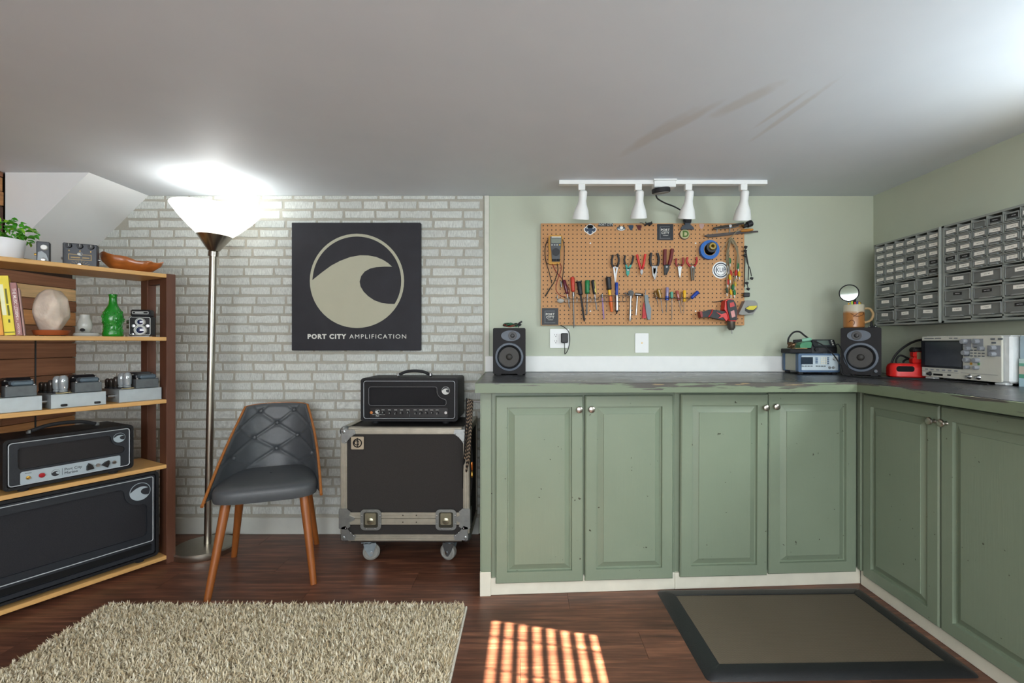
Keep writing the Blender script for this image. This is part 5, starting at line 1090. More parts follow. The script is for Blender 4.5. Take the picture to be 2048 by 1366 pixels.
pick('dark blue guitar pick at the top of the pegboard', 1263, 454.5, mat('blue_pick', '2b4056', .4)); pick('dark red guitar pick beside the gecko figure', 1279.5, 454.5, mat('red_pick', '5a1514', .4)); pick('pale pink guitar pick right of the black clip', 1405, 452, mat('pink_pick', 'b99a92', .4), 10, 11)
t, A = bt('gecko_figure', 'small black gecko figure clinging to the top board edge', 'figurine', 1298, 447)
bline(MB(A), [(1280, 445), (1285, 445), (1290, 449), (1295, 447.5), (1303, 446.5), (1305.5, 445.5)], lambda u: (.5+2.3*math.exp(-((u-.72)/.22)**2))*S1, .008).build('body', M_blk, t)
for (a_, c_) in (((1293, 447), (1292, 443)), ((1302, 446), (1304, 442.5)), ((1293, 448), (1292, 451.5)), ((1301, 448), (1300.5, 451.5))): bline(MB(A), [a_, c_], .9, .008, sm=0).build('leg', M_blk, t)
t, A = bt('badge', 'round cream badge with a green letter D below the black clip', 'badge', 1370, 468)
MB(A).cyl(B(1370, 468, .001), B(1370, 468, .006), 10.4*S1, n=28).build('rim', mat('dark_badge_rim', '4a2c18', .5), t); MB(A).cyl(B(1370.5, 467.5, .006), B(1370.5, 467.5, .008), 9.2*S1, n=28).build('face', mat('cream_badge', 'b5b184', .5), t)
text('D', 17*S1, mat('badge_green', '4c6a1a', .5), t, T(B(1372, 468, .0085)-B(1370, 468, 0)) @ FRONT, bold=.0022)
t, A = bt('sticker', 'round white and blue sticker with a K monogram', 'sticker', 1443.5, 539.5)
MB(A).cyl(B(1443.5, 539.5, .0003), B(1443.5, 539.5, .0015), 17*S1, n=36).build('disc', M_wplast, t); nv_ = mat('navy_print', '22344a', .5)
MB(A).torus(13.6*S1, 1.1*S1, 36, 6, T(B(1443.5, 539.5, .0012)) @ FRONT).torus(10*S1, .5*S1, 36, 6, T(B(1443.5, 539.5, .0012)) @ FRONT).build('ring_print', nv_, t)
text('KUP', 13*S1, nv_, t, T(0, -.0018, 0) @ FRONT, bold=.0002, sx=.8)
# tape roll
t, A = bt('tape_roll', 'roll of blue masking tape with a black tape roll nested inside', 'tape', 1418, 500)
def ringm(c_, ro, ri, d0, d1, n=36): return MB(A @ T(B(*c_, 0)) @ FRONT).lathe([(ri*S1, d0), (ro*S1, d0), (ro*S1, d1), (ri*S1, d1), (ri*S1, d0)], n)
ringm((1418, 500), 19, 11.8, .003, .030).build('blue_tape', mat('blue_tape', '1f64b4', .55), t); ringm((1418, 500), 12.2, 11.2, .003, .031).build('core', mat('card_core', 'a88b5e', .8), t)
ringm((1420.5, 496), 10.2, 6.2, .004, .042).build('black_tape', M_blk, t); ringm((1422, 494), 6.6, 3.4, .004, .044).build('inner_core', mat('ochre_core', 'a48a2c', .5), t); MB(A).cyl(B(1419, 498, 0), B(1419, 498, .05), .004).build('peg', M_steel, t)
# tools lying on pegs, upper right
t, A = bt('file', 'long dark file resting across two pegs', 'file', *z7(460, 225), 'tools on the pegs at the upper right of the board')
bpoly(MB(A), [z7(*p) for p in ((150, 238), (190, 225), (560, 190), (765, 183), (770, 200), (600, 212), (300, 250), (200, 255))], .018, .024).build('blade', mat('file_steel', '4c4644', .45, .7), t)
t, A = bt('awl', 'awl with an orange wooden handle lying on the file', 'awl', *z7(600, 185), 'tools on the pegs at the upper right of the board')
MB(A).rod(B(*z7(560, 190), .034), B(*z7(700, 175), .034), [(0, 1.6*S1), (.2, 2.6*S1), (.7, 3.0*S1), (1, 1.8*S1)]).build('handle', mat('orange_wood', 'b87a2c', .4), t); MB(A).cyl(B(*z7(500, 200), .034), B(*z7(565, 190), .034), .8*S1).build('shaft', M_steel, t)
t, A = bt('soldering_aid', 'metal clamp tool with angled arms lying on the upper pegs', 'clamp', *z7(420, 140), 'tools on the pegs at the upper right of the board')
bline(MB(A), [z7(255, 160), z7(340, 140), z7(460, 125), z7(600, 100)], 1.7, .03).build('upper_arm', mat('aged_metal', '5d5a55', .4, .8), t); bline(MB(A), [z7(265, 165), z7(380, 155), z7(470, 150), z7(540, 130)], 1.3, .032).build('lower_arm', M_steel, t)
for x_ in (300, 445): bline(MB(A), [z7(x_, 140), z7(x_-4, 175), z7(x_-6, 205)], 1.1, .03).build('post', M_chrome, t)
MB(A).cyl(B(*z7(440, 135), .026), B(*z7(440, 135), .04), 3*S1).build('clamp_screw', M_chrome, t)
t, A = bt('flashlight', 'small black flashlight at the top right corner of the pegboard', 'flashlight', *z7(640, 115), 'tools on the pegs at the upper right of the board')
MB(A).rod(B(*z7(595, 140), .03), B(*z7(690, 95), .03), [(0, 3.4*S1), (.4, 3.6*S1), (.45, 6*S1), (.95, 6.4*S1), (1, 5.6*S1)], 16).build('barrel', M_blk, t); MB(A).cyl(B(*z7(565, 128), .042), B(*z7(600, 138), .036), 1.2*S1).build('tail', M_brass, t)
# test leads with coloured clips
t, A = bt('test_leads', 'bundle of tan test leads with red, yellow and green clips', 'cable', *z7(470, 260))
M_tan = mat('tan_wire', '8f8468', .5); rg = random.Random(11)
ends = [(455, 500), (462, 640), (425, 740), (450, 690), (520, 640), (510, 760), (545, 560), (555, 650), (500, 862), (412, 840), (465, 858), (490, 800)]
clipc = ['1f6a3a', 'b52a22', 'b52a22', 'd8b022', 'b52a22', 'd8b022', '1f6a3a', 'd8b022', '1f7a4a', '3a4a3a', 'd8b022', '1f6a3a']
for k, (ex, ey) in enumerate(ends):
    top_ = (470+rg.uniform(-22, 22), 265+rg.uniform(-8, 14)); mid_ = ((425 if ex < 480 else 540)+rg.uniform(-14, 14), 430+rg.uniform(-40, 40)); dd = .012+.0025*(k % 5)
    bline(MB(A), [(*z7(480, 330 if ex < 480 else 320), dd), (*z7(*top_), dd+.006), (*z7(*mid_), dd), (*z7(ex, ey), dd)], .75).build('lead', M_tan, t)
    MB(A).rod(B(*z7(ex, ey-12), dd), B(*z7(ex+rg.uniform(-8, 10), ey+55), dd), [(0, 1.2*S1), (.3, 2.6*S1), (.75, 2.6*S1), (1, 1.0*S1)], 10).build('clip', mat('clip_'+clipc[k], clipc[k], .4), t)
    MB(A).cyl(B(*z7(ex+2, ey+52), dd), B(*z7(ex+4, ey+85), dd), 1.1*S1).build('clip_jaw', M_chrome, t)
bline(MB(A), [z7(340, 410), z7(390, 330), z7(450, 260), z7(540, 165)], .7, .045).build('lead', M_tan, t)
t, A = bt('patch_cables', 'thin black patch cables with right-angle plugs hanging at the board edge', 'cable', *z7(630, 400))
for k, P in enumerate((((630, 350), (628, 470), (622, 640), (622, 820)), ((635, 400), (650, 500), (665, 600), (660, 740)), ((630, 440), (645, 540), (680, 620), (695, 700)), ((640, 760), (645, 800), (655, 835)))): bline(MB(A), [z7(*p) for p in P], .9, .014+.003*k).build('cord', M_cord, t)
for (x_, y_) in ((628, 365), (622, 410), (695, 720), (655, 840), (640, 775), (620, 460)): MB(A).rod(B(*z7(x_-14, y_-4), .018), B(*z7(x_+16, y_+6), .018), [(0, 1.2*S1), (.3, 2.4*S1), (1, 2.8*S1)], 10).build('plug', M_blk, t)
t, A = bt('key_fob', 'small dark fob hanging below the patch cables', 'fob', *z7(640, 908)); MB(A).box(B(*z7(645, 908), .012), (13*S1, .014, 8.6*S1), .004).build('body', M_blk, t); MB(A).rod(B(*z7(590, 910), .008), B(*z7(612, 908), .012), [(0, .8*S1), (1, 2*S1)]).build('tip', M_brass, t)
# drill
t, A = bt('cordless_drill', 'red and black cordless drill hanging at the lower right of the pegboard', 'drill', *z7(420, 1080))
bpoly(MB(A), [z7(*p) for p in ((365, 985), (400, 962), (455, 968), (480, 1010), (500, 1090), (497, 1190), (480, 1215), (410, 1210), (385, 1120), (355, 1080))], .006, .062).build('motor_housing', M_red, t)
bpoly(MB(A), [z7(*p) for p in ((378, 990), (402, 970), (452, 975), (478, 1020), (492, 1095), (488, 1200), (415, 1204), (398, 1120), (384, 1075))], .058, .070).build('side_cover', M_blk, t)
bpoly(MB(A), [z7(*p) for p in ((405, 1010), (450, 1000), (462, 1045), (410, 1060))], .070, .073).build('red_badge', mat('drill_red', 'b8201e', .4), t)
bpoly(MB(A), [z7(*p) for p in ((415, 1105), (455, 1090), (470, 1160), (430, 1175))], .070, .0725).build('name_badge', mat('drill_badge', 'c98a86', .4), t)
bpoly(MB(A), [z7(*p) for p in ((370, 1100), (400, 1160), (380, 1200), (300, 1190), (200, 1165), (110, 1170), (95, 1140), (100, 1110), (210, 1080), (300, 1090))], .012, .052).build('grip', M_blk, t)
bpoly(MB(A), [z7(*p) for p in ((270, 1110), (330, 1135), (390, 1110), (405, 1180), (380, 1210), (345, 1165), (290, 1180), (320, 1150))], .05, .056).build('red_overmould', M_red, t)
bpoly(MB(A), [z7(*p) for p in ((85, 1105), (110, 1098), (120, 1160), (100, 1172))], .010, .054).build('battery_end', mat('battery_red', '8e201c', .4), t); bline(MB(A), [(*z7(228, 1078), .053), (*z7(215, 1120), .055), (*z7(185, 1165), .053)], 1.0).build('red_band', M_red, t)
MB(A).rod(B(*z7(452, 1205), .034), B(*z7(455, 1310), .034), [(0, 7.6*S1), (.15, 8*S1), (.3, 7.2*S1), (.75, 7.4*S1), (1, 4.5*S1)], 20).build('chuck', mat('chuck_grey', '5b554c', .4, .5), t)
MB(A).cyl(B(*z7(457, 1305), .034), B(*z7(463, 1350), .034), 1.0*S1).build('bit', M_steel, t); bline(MB(A), [z7(265, 990), z7(320, 985), z7(380, 970)], .8, .01).build('hang_wire', M_blk, t)
t, A = bt('tape_measure', 'silver tape measure with a yellow label at the board edge', 'tape measure', *z7(640, 1060))
bpoly(MB(A), [z7(*p) for p in ((530, 1130), (600, 985), (625, 975), (715, 980), (740, 1010), (745, 1060), (690, 1135), (560, 1140))], .003, .045).build('case', mat('silver_case', '8d8e8a', .5, .1, spec=.3), t)
bpoly(MB(A), [z7(*p) for p in ((600, 1065), (640, 1040), (735, 1035), (730, 1060), (690, 1110), (640, 1120), (600, 1095))], .045, .048).build('dark_field', M_blk, t); bpoly(MB(A), [z7(*p) for p in ((605, 1065), (645, 1042), (732, 1036), (725, 1058), (690, 1085), (640, 1085))], .048, .0495).build('yellow_label', mat('label_yellow', 'd2c41c', .4), t)
# clip lamp: bulldog clip on the board, gooseneck and disc head
t, A = bt('clip_lamp', 'black clip lamp with a gooseneck and a round disc head under the ceiling', 'lamp', 1375, 452)
bpoly(MB(A), [(1366, 440), (1383, 440), (1380, 449), (1386, 454), (1388, 459), (1361, 459), (1363, 454), (1370, 449)], .010, .020).build('clip', mat('slate_clip', '3a424b', .45), t); bpoly(MB(A), [(1368, 430), (1382, 430), (1381, 446), (1369, 446)], .001, .03).build('clip_jaw', M_rub, t)
hp = W(1322, 381, 2.60)
neck = [W(1312, 391, 2.62), W(1316, 398, 2.66), W(1330, 406, 2.72), W(1350, 414, 2.80), W(1366, 424, 2.85), W(1374, 436, 2.865)]
MB(A).tube(neck, .0042, 10).build('gooseneck', M_rub, t)
hd_ = A @ T(hp) @ RX(radians(8)) @ RY(radians(-6))
o_ = MB(hd_).lathe([(0, .012), (.045, .012), (.0485, .008), (.0485, -.010), (.044, -.013), (0, -.013)], 36).build('disc_head', M_rub, t); MB(hd_).lathe([(0, -.0132), (.042, -.0132), (.041, -.0145), (0, -.0145)], 36).build('diffuser', mat('grey_diffuser', '9c9c9a', .5), o_)
# ------------------------------------------------------------------ track light on the ceiling
TY = 2.64; tz = ZC
t = thing('track_light', 'white ceiling track light with four bell-shaped spot heads', 'track light', (W(1325, 366, TY).x, TY, ZC))
A = T(-W(1325, 366, TY).x, -TY, -ZC); xs0, xs1 = W(1118, 366, TY).x, W(1532, 366, TY).x
MB(A).box(((xs0+xs1)/2, TY, ZC-.011), (xs1-xs0, .034, .022), .001).build('track', M_white, t)
MB(A).box((W(1327, 366, TY).x, TY, ZC-.004), (.125, .08, .008), .001).box((W(1327, 366, TY).x, TY-.004, ZC-.024), (.118, .055, .036), .003).build('feed_box', M_white, t)
for (cx_, bx_, by_) in ((1163, 1161.5, 438), (1276, 1277, 436), (1376, 1373, 437), (1486, 1484, 440)):
    x = W(cx_, 380, TY).x; ad_2 = MB(A).box((x, TY, ZC-.036), (.037, .03, .034), .002).build('adapter', M_white, t)
    p0 = Vector((x+.006, TY, ZC-.062)); p1 = W(bx_, by_, TY+.045)
    MB(A).cyl((x, TY, ZC-.05), p0+Vector((0, 0, -.004)), .006).build('swivel', M_chrome, t)
    Fm, l_ = frame(p0+Vector((.004, -.003, .01)), p1)
    hd2 = MB(A @ Fm).lathe([(0, 0), (.014, .0), (.021, .006), (.0225, .014), (.0215, .055), (.026, .075), (.038, .105), (.0455, .14), (.047, l_), (.0445, l_), (.042, .14), (.030, .10), (.018, .07), (0, .06)], 28).build('spot_head', M_white, t, ang=50)
    MB(A @ Fm).ball((0, 0, l_-.03), .022, (1, 1, .9), 12).build('bulb', mat('bulb_off', 'd8d6cc', .3), hd2)
# ------------------------------------------------------------------ things on the worktop and the wall behind it
CT = WT+.0005
M_spk = mat('speaker_black', '141214', .5, 0, (30, .05), spec=.22); M_ring = mat('slate_ring', '4d5661', .45); M_cone = mat('woofer_cone', '35322e', .55, 0, (40, .1)); M_sur = mat('woofer_surround', '1c1c1d', .4)
def speaker(label, x, y, rz, flip):
    t = thing('bookshelf_speaker', label, 'speaker', (x, y, CT+.004), rz, 'black bookshelf speakers')
    w_, h_, d_2 = .180, .254, .20
    MB().prism(rrect(w_, h_, .009, 4, 0, h_/2), -d_2, 0, FRONT).build('cabinet', M_spk, t)
    for sx_ in (-1, 1): MB().box((sx_*.06, .05, -.002), (.03, .10, .004)).build('foot', M_rub, t)
    o_ = MB().prism([(p[0], p[1]) for p in circ(.053, 40, flip*.008, .211, .0295)], 0, .0035, FRONT).build('tweeter_plate', M_ring, t)
    tx = flip*.018
    MB(FRONT @ T(tx, .211, 0)).lathe([(.024, .0036), (.020, .0042), (.011, .0025), (.0115, .004), (.009, .009), (0, .011)], 28).build('tweeter_dome', M_sur, o_)
    o_ = MB(FRONT @ T(0, .094, 0)).lathe([(.064, .001), (.067, .006), (.077, .005), (.079, 0), (.06, 0)], 48).build('woofer_ring', M_ring, t)
    MB(FRONT @ T(0, .094, 0)).lathe([(.065, .002), (.060, .0075), (.0545, .003), (.052, .0025)], 48).build('surround', M_sur, o_)
    MB(FRONT @ T(0, .094, 0)).lathe([(.054, .003), (.03, -.004+.006), (.018, .0015), (.018, .003), (.015, .009), (.008, .013), (0, .0145)], 40).build('cone', M_cone, o_)
    return t
sp_l = speaker('black bookshelf speaker at the left end of the worktop', (1018.5-CX)*2.65/F, 2.65, 0, 1)
sp_r = speaker('black bookshelf speaker in the corner, under the pen mug', 1.795, 2.575, radians(-35), -1)
MB(FRONT @ T(.066, .022, 0)).lathe([(0, 0), (.009, 0), (.009, .010), (.007, .012), (0, .012)], 20).build('volume_knob', M_gry, sp_r)
# coil of small wires on the left speaker
px0 = (1025-CX)*2.72/F
t = thing('wire_tangle', 'small tangle of green, red and black wires on top of the left speaker', 'cable', (px0, 2.72, CT+.2585))
rg = random.Random(8)
for k, c_ in enumerate(('1d1d1f', '2f7a55', 'a33a2c', '1d1d1f', '2c5a48', '5a4a34', '1d1d1f')):
    P = [((.022+.012*rg.random())*cos(a)*1.3+rg.uniform(-.006, .006)-.008, (.02+.008*rg.random())*sin(a), .004+.016*rg.random()+.010*abs(sin(a+k))) for a in np.linspace(0, 2*pi*1.4, 12)]
    MB().tube(P, .0024, 6, 4).build('wire', mat('wire_'+c_, c_, .45), t)
for (x, z) in ((.030, .022), (.040, .030), (.036, .014)): MB().rod((x-.006, -.01, z-.004), (x+.014, -.012, z+.008), [(0, .003), (.4, .005), (1, .0045)]).build('plug', M_blk, t)
# wall plates
pc = W(1119, 677, WY-.003)
t = thing('wall_outlet', 'white double-gang wall outlet plate under the pegboard', 'outlet', (pc.x, WY-.001, pc.z))
MB(FRONT).prism(rrect(.115, .115, .004, 3), 0, .005).build('plate', M_wplast, t)
for gx in (-.023, .023):
    o_ = MB(FRONT).prism(rrect(.034, .067, .003, 3, gx, 0), .005, .0075).build('receptacle', M_wplast, t)
    for gz in (.019, -.019):
        for (sx_, w_) in ((-.0064, .0022), (.0064, .0022)): MB(FRONT).box((gx+sx_, gz+.004, .0076), (w_, .007, .0006)).build('slot', M_dark, o_)
        MB(FRONT).cyl((gx, gz-.007, .0072), (gx, gz-.007, .0079), .0026).build('slot', M_dark, o_)
ac = W(1129, 676, WY-.03)
t = thing('power_adapter', 'black plug-in power adapter with a thin cord in the outlet', 'adapter', (ac.x, WY-.008, ac.z))
MB().box((0, -.016, 0), (.041, .032, .058), .004).build('body', M_black, t)
A = T(-ac.x, -WY+.008, -ac.z)
MB(A).tube([W(1129, 686, WY-.024), W(1129.5, 700, WY-.02), W(1130, 708, WY-.015), W(1136, 699, WY-.012), W(1139.5, 682, WY-.012), W(1137.5, 664, WY-.012), W(1129, 655, WY-.02), W(1121, 650.5, WY-.034)], .0022, 6).build('cord', M_cord, t)
pc = W(1283.5, 686, WY-.003)
t = thing('wall_plate', 'white single-gang blank plate with a centre screw', 'wall plate', (pc.x, WY-.001, pc.z))
MB(FRONT).prism(rrect(.081, .118, .004, 3), 0, .0055).build('plate', M_wplast, t); MB(FRONT).cyl((0, 0, .005), (0, 0, .008), .004).build('screw', M_brass, t)
# function generator
t = thing('function_generator', 'blue-grey bench function generator with a small screen and keypad', 'test instrument', (1.632, 2.675, CT+.012), radians(-4))
w_, h_, d_2 = .222, .104, .19; M_fg = mat('instrument_blue', '4b6480', .45); M_fp = mat('instrument_face', 'b9c6cc', .45); M_fb = mat('instrument_shell', 'b4b6a8', .5, 0, (40, .03))
MB().box((0, d_2/2, h_/2), (w_-.008, d_2-.05, h_-.008), .002).build('shell', M_fb, t)
for y_, dd in ((.014, .032), (d_2-.012, .024)): MB().prism(rrect(w_, h_, .008, 4, 0, h_/2), -y_-dd/2, -y_+dd/2, FRONT).build('bumper', M_fg, t)
fp = MB().prism(rrect(w_-.026, h_-.022, .004, 3, .003, h_/2), .002, .005, FRONT).build('front_plate', M_fp, t)
MB(FRONT).box((-.066, .064, .0055), (.062, .040, .002)).build('screen', mat('instrument_screen', '1d2b3a', .12), fp)
for k in range(4): MB(FRONT).box((-.089+.0155*k, .034, .006), (.011, .006, .003)).build('soft_key', M_gry, fp)
for r in range(4): MB(FRONT).box((-.015, .079-.009*r, .006), (.012, .006, .003)).build('mode_key', M_fg, fp)
for r in range(4):
    for c_ in range(4): MB(FRONT).box((.012+.0115*c_, .080-.0105*r, .006), (.008, .007, .003)).build('key', mat('key_cream', 'd6d3c2', .5) if c_ < 3 else M_fg, fp)
for k in range(4): MB(FRONT).box((-.014+.014*k, .034, .006), (.010, .006, .003)).build('soft_key', M_gry, fp)
MB(FRONT @ T(.083, .076, .005)).lathe([(0, 0), (.011, 0), (.010, .012), (0, .013)], 20).build('dial', mat('dial_grey', 'a9aca8', .4), fp)
for x in (.055, .075): MB(FRONT @ T(x, .026, .005)).lathe([(.003, .012), (.0045, .012), (.006, .002), (.008, 0), (0, 0)], 14).build('output_jack', M_chrome, fp)
for sx_ in (-1, 1):
    for y_ in (.02, d_2-.02): MB().box((sx_*.09, y_, -.006), (.024, .02, .012), .002).build('foot', M_rub, t)
# soldering station on top of it
zt = CT+.012+.104+.001
t = thing('soldering_iron_stand', 'black iron stand with a brass coil tip cleaner and green-handled soldering iron', 'soldering stand', (1.545, 2.745, zt), 0)
MB().box((0, 0, .013), (.125, .10, .026), .004).build('base', M_rub, t); MB().box((-.005, -.045, .028), (.07, .03, .004), .001).build('sponge', mat('tan_sponge', 'a08a60', .9), t)
rg = random.Random(2); P = [(-.026+.022*rg.uniform(-1, 1), .0+.016*rg.uniform(-1, 1), .045+.018*rg.uniform(-1, 1)) for _ in range(44)]
MB().tube(P, .0022, 5, 3).build('brass_wool', mat('aged_brass_wool', '7a6048', .4, .8), t)
MB().rod((-.020, -.01, .066), (.030, -.02, .074), [(0, .010), (.5, .008), (1, .007)]).build('iron_collar', M_rub, t)
MB().rod((.020, -.02, .072), (.068, -.03, .080), [(0, .007), (.2, .0105), (.7, .011), (1, .008)]).build('iron_handle', mat('mint_grip', '7fb49a', .5), t)
MB().prism([(.004, .030), (.064, .030), (.070, .056), (.062, .066), (.014, .060), (.002, .046)], -.02, .035, FRONT).build('green_holder', mat('holder_green', '4f8f6a', .5), t)
MB().tube([(-.036, .02, .05), (-.032, .02, .085), (-.005, .02, .118), (.030, .02, .122), (.054, .01, .10), (.064, -.02, .080)], .005, 8).build('spring_arm', M_rub, t)
t = thing('soldering_station', 'black soldering station control unit with a grey display', 'soldering station', (1.692, 2.768, zt), radians(-4))
MB().prism([(-.05, .0), (.05, .0), (.05, .07), (-.02, .076), (-.05, .03)], -.07, .07, RZ(pi/2) @ FRONT).build('housing', M_black, t)
A2 = T(0, -.0385, .055) @ RX(radians(-33)) @ FRONT
o_ = MB(A2).prism(rrect(.115, .05, .006, 3), .0, .004).build('fascia', mat('station_fascia', '2c3033', .4), t); MB(A2).box((.0, .002, .0045), (.062, .030, .001)).build('display', mat('station_display', '5d6c66', .2), o_)
for k in range(3): MB(A2).cyl((.048, .014-.013*k, .003), (.048, .014-.013*k, .007), .0045).build('button', M_silver, o_)
MB().cyl((-.045, -.05, .022), (-.045, -.062, .022), .010).build('iron_socket', M_rub, t)
# instrument lead draped over the front
def lead(name, pts, r, label):
    P = smooth(pts, 8)
    for p in P: p.z = max(p.z, CT+r+.0006)
    o = MB().tube(P, r, 8, 0).build(name, M_cord, loc=P[0]); return tag(o, label, 'cable')
lead('probe_lead', [W(1629, 682, 2.640), W(1645, 690, 2.63), W(1664, 706, 2.615), W(1681, 730, 2.60), (W(1692, 748, 2.52).x, 2.52, CT), (1.72, 2.36, CT), (1.86, 2.19, CT), (1.93, 2.10, CT), (1.925, 2.00, CT)], .0034, 'thin black lead running from the soldering iron down across the worktop')
lead('power_lead', [W(1672, 690, 2.66), W(1677, 689, 2.62), W(1684, 702, 2.58), W(1691, 722, 2.54), (W(1712, 747, 2.48).x, 2.48, CT), (1.80, 2.38, CT), (1.90, 2.29, CT), (1.945, 2.23, CT)], .0030, 'thin dark lead looping in front of the corner speaker')
# mug with pens on the right speaker
sx0, sy0 = 1.820, 2.665; zt = CT+.004+.254+.001
t = thing('pen_mug', 'tan glazed mug with a cream rim holding pens, on the corner speaker', 'mug', (sx0, sy0, zt))
M_mug, N, L, b = node_mat('two_tone_glaze'); b.inputs['Roughness'].default_value = .25
tc = N.new('ShaderNodeTexCoord'); sp = N.new('ShaderNodeSeparateXYZ'); L.new(tc.outputs['Object'], sp.inputs[0]); nz = N.new('ShaderNodeTexNoise'); nz.inputs['Scale'].default_value = 24; L.new(tc.outputs['Object'], nz.inputs['Vector'])
ad = N.new('ShaderNodeMath'); ad.operation = 'MULTIPLY_ADD'; ad.inputs[1].default_value = .016; L.new(nz.outputs['Fac'], ad.inputs[0]); L.new(sp.outputs[2], ad.inputs[2])
mr = N.new('ShaderNodeMapRange'); mr.inputs[1].default_value = .088; mr.inputs[2].default_value = .102; L.new(ad.outputs[0], mr.inputs[0])
mx = N.new('ShaderNodeMix'); mx.data_type = 'RGBA'; mx.inputs[6].default_value = lin('a8703c'); mx.inputs[7].default_value = lin('c2bba6'); L.new(mr.outputs[0], mx.inputs[0]); L.new(mx.outputs[2], b.inputs['Base Color'])
MB().lathe([(0, 0), (.046, 0), (.050, .004), (.050, .124), (.0485, .127), (.046, .124), (.045, .012), (0, .010)], 36).build('cup', M_mug, t)
MB(RZ(radians(-25))).tube([(.048, 0, .105), (.072, 0, .104), (.088, 0, .075), (.078, 0, .042), (.048, 0, .026)], .0062, 10).build('handle', mat('handle_glaze', 'b29468', .3), t)
bline2 = MB(); bline2.tube([(-.04, -.032, .078), (-.018, -.048, .062), (.012, -.051, .068), (.022, -.047, .082), (-.006, -.052, .082), (-.030, -.042, .060)], .0014, 6); bline2.tube([(-.045, -.024, .03), (-.036, -.036, .042), (-.026, -.044, .03), (-.03, -.042, .014)], .0014, 6); bline2.build('brushed_figure', mat('brown_slip', '5a3014', .5), t)
for k, (x, y, c_, hh, rr) in enumerate(((-.034, -.008, 'd9a020', .138, .0040), (-.022, -.018, 'b8d820', .146, .0042), (-.010, -.024, 'c8252c', .142, .0042), (.003, -.024, '25348f', .146, .0042), (.018, -.018, 'c8c020', .140, .0060), (.014, .014, '151517', .172, .0075), (.034, -.006, '8a5a44', .142, .0032), (.034, .008, 'b0703c', .150, .0032))):
    o_ = MB().rod((x*.92, y*.92, .012), (x, y, hh), [(0, rr*.8), (.9, rr), (.97, rr*.95), (1, rr*.6)], 10).build('pen', mat('pen_'+c_, c_, .35), loc=(0, 0, 0)); o_.location = (sx0, sy0, zt)
    tag(o_, {'d9a020': 'amber pen at the left rim of the mug', 'b8d820': 'lime green highlighter in the mug', 'c8252c': 'red pen in the mug', '25348f': 'blue pen in the mug', 'c8c020': 'fat yellow marker in the mug', '151517': 'tall black marker standing above the other pens', '8a5a44': 'thin brown pencil in the mug', 'b0703c': 'tan pencil at the right rim of the mug'}[c_], 'pen', 'pens in the mug')
mc = W(1698, 586, 2.675)
t = thing('inspection_mirror', 'round black-rimmed mirror on a rod standing in the pen mug', 'mirror', (sx0, sy0, zt+.012)); A = T(-sx0, -sy0, -zt-.012)
mm_ = A @ T(mc) @ RZ(radians(-32)) @ FRONT
MB(mm_).torus(.045, .0032, 40, 8).build('rim', M_rub, t); MB(mm_).lathe([(0, -.001), (.0445, -.001), (.0445, .001), (0, .001)], 40).build('glass', mat('mirror_glass', 'c9d2cf', .03, 1, (5, .005)), t)
MB(A).cyl(mc+Vector((.004, .004, -.046)), (sx0-.012, sy0+.022, zt+.014), .0022).build('rod', M_chrome, t)
t = thing('key_ring', 'few small dark metal bits lying beside the mug on the speaker', 'keys', (1.893, 2.640, zt)); 
for k, (x, y) in enumerate(((-.008, -.006), (.008, -.012), (.024, -.010))): MB().ball((x, y, .005), .006, (1.3, 1, .8), 10).build('bit', M_chrome if k != 1 else M_blk, t)
MB().rod((.014, .008, .002), (.012, .012, .052), [(0, .009), (.3, .006), (1, .002)]).build('cone_nozzle', M_rub, t)
# battery charger
t = thing('battery_charger', 'red battery charger with a black-capped battery on the right-hand worktop', 'charger', (1.968, 2.470, CT), radians(-20)); t.scale = (1.08, 1, 1.28)
m = MB(); R = []
for (i_, z) in ((.006, 0), (0, .004), (0, .038), (.004, .048), (.012, .054)): R.append([(x, y, z) for x, y in rrect(.165-2*i_, .105-2*i_, .034-i_*.6, 6)])
m.grid(R, closed=True); m.prism(rrect(.141, .081, .027, 6), .0535, .0545); m.build('body', M_red, t, ang=50)
MB().prism(rrect(.070, .022, .010, 5, -.028, .034), .0518, .0535, FRONT @ T(0, 0, 0)).build('slot', M_dark, t).location = (0, -.0005, 0)
MB().box((.040, .0, .066), (.062, .062, .034), .010).build('battery_socket', M_red, t)
o_ = MB().box((.040, .0, .092), (.056, .056, .032), .009).build('battery', M_red, t); MB().box((.040, .002, .108), (.060, .058, .022), .007).build('battery_cap', M_black, o_); MB().box((.032, -.029, .086), (.016, .006, .030), .002).build('battery_latch', mat('latch_tan', '8a7a5a', .5), o_)
MB().tube([(-.05, .046, .02), (-.048, .058, .06), (-.02, .066, .10), (.03, .074, .135), (.08, .082, .15), (.10, .08, .14)], .0048, 8).build('cord', M_cord, t)
MB().tube([(-.02, .050, .02), (-.03, .066, .06), (-.01, .074, .085), (.03, .078, .07)], .004, 8).build('cord', M_cord, t)
MB().tube([(.0, .052, .03), (.0, .066, .06), (.03, .074, .072), (.06, .078, .05)], .004, 8).build('cord', M_cord, t)
# oscilloscope against the right wall, facing the room
YA, YBo, XO = 2.382, 1.955, 1.968
t = thing('oscilloscope', 'pale grey oscilloscope with a dark screen and rows of knobs', 'test instrument', (XO, (YA+YBo)/2, CT+.010), -pi/2)
w_, h_, d_2 = YA-YBo, .198, .125; M_os = mat('scope_ivory', 'c9c9bd', .45, 0, (30, .02)); M_os2 = mat('scope_white', 'dfe3e2', .45); M_osg = mat('scope_grey', '8c9095', .45)
MB().box((0, d_2/2+.004, h_/2), (w_, d_2-.008, h_), .008).build('housing', M_os2, t)
fx = lambda u: -w_/2+u*w_
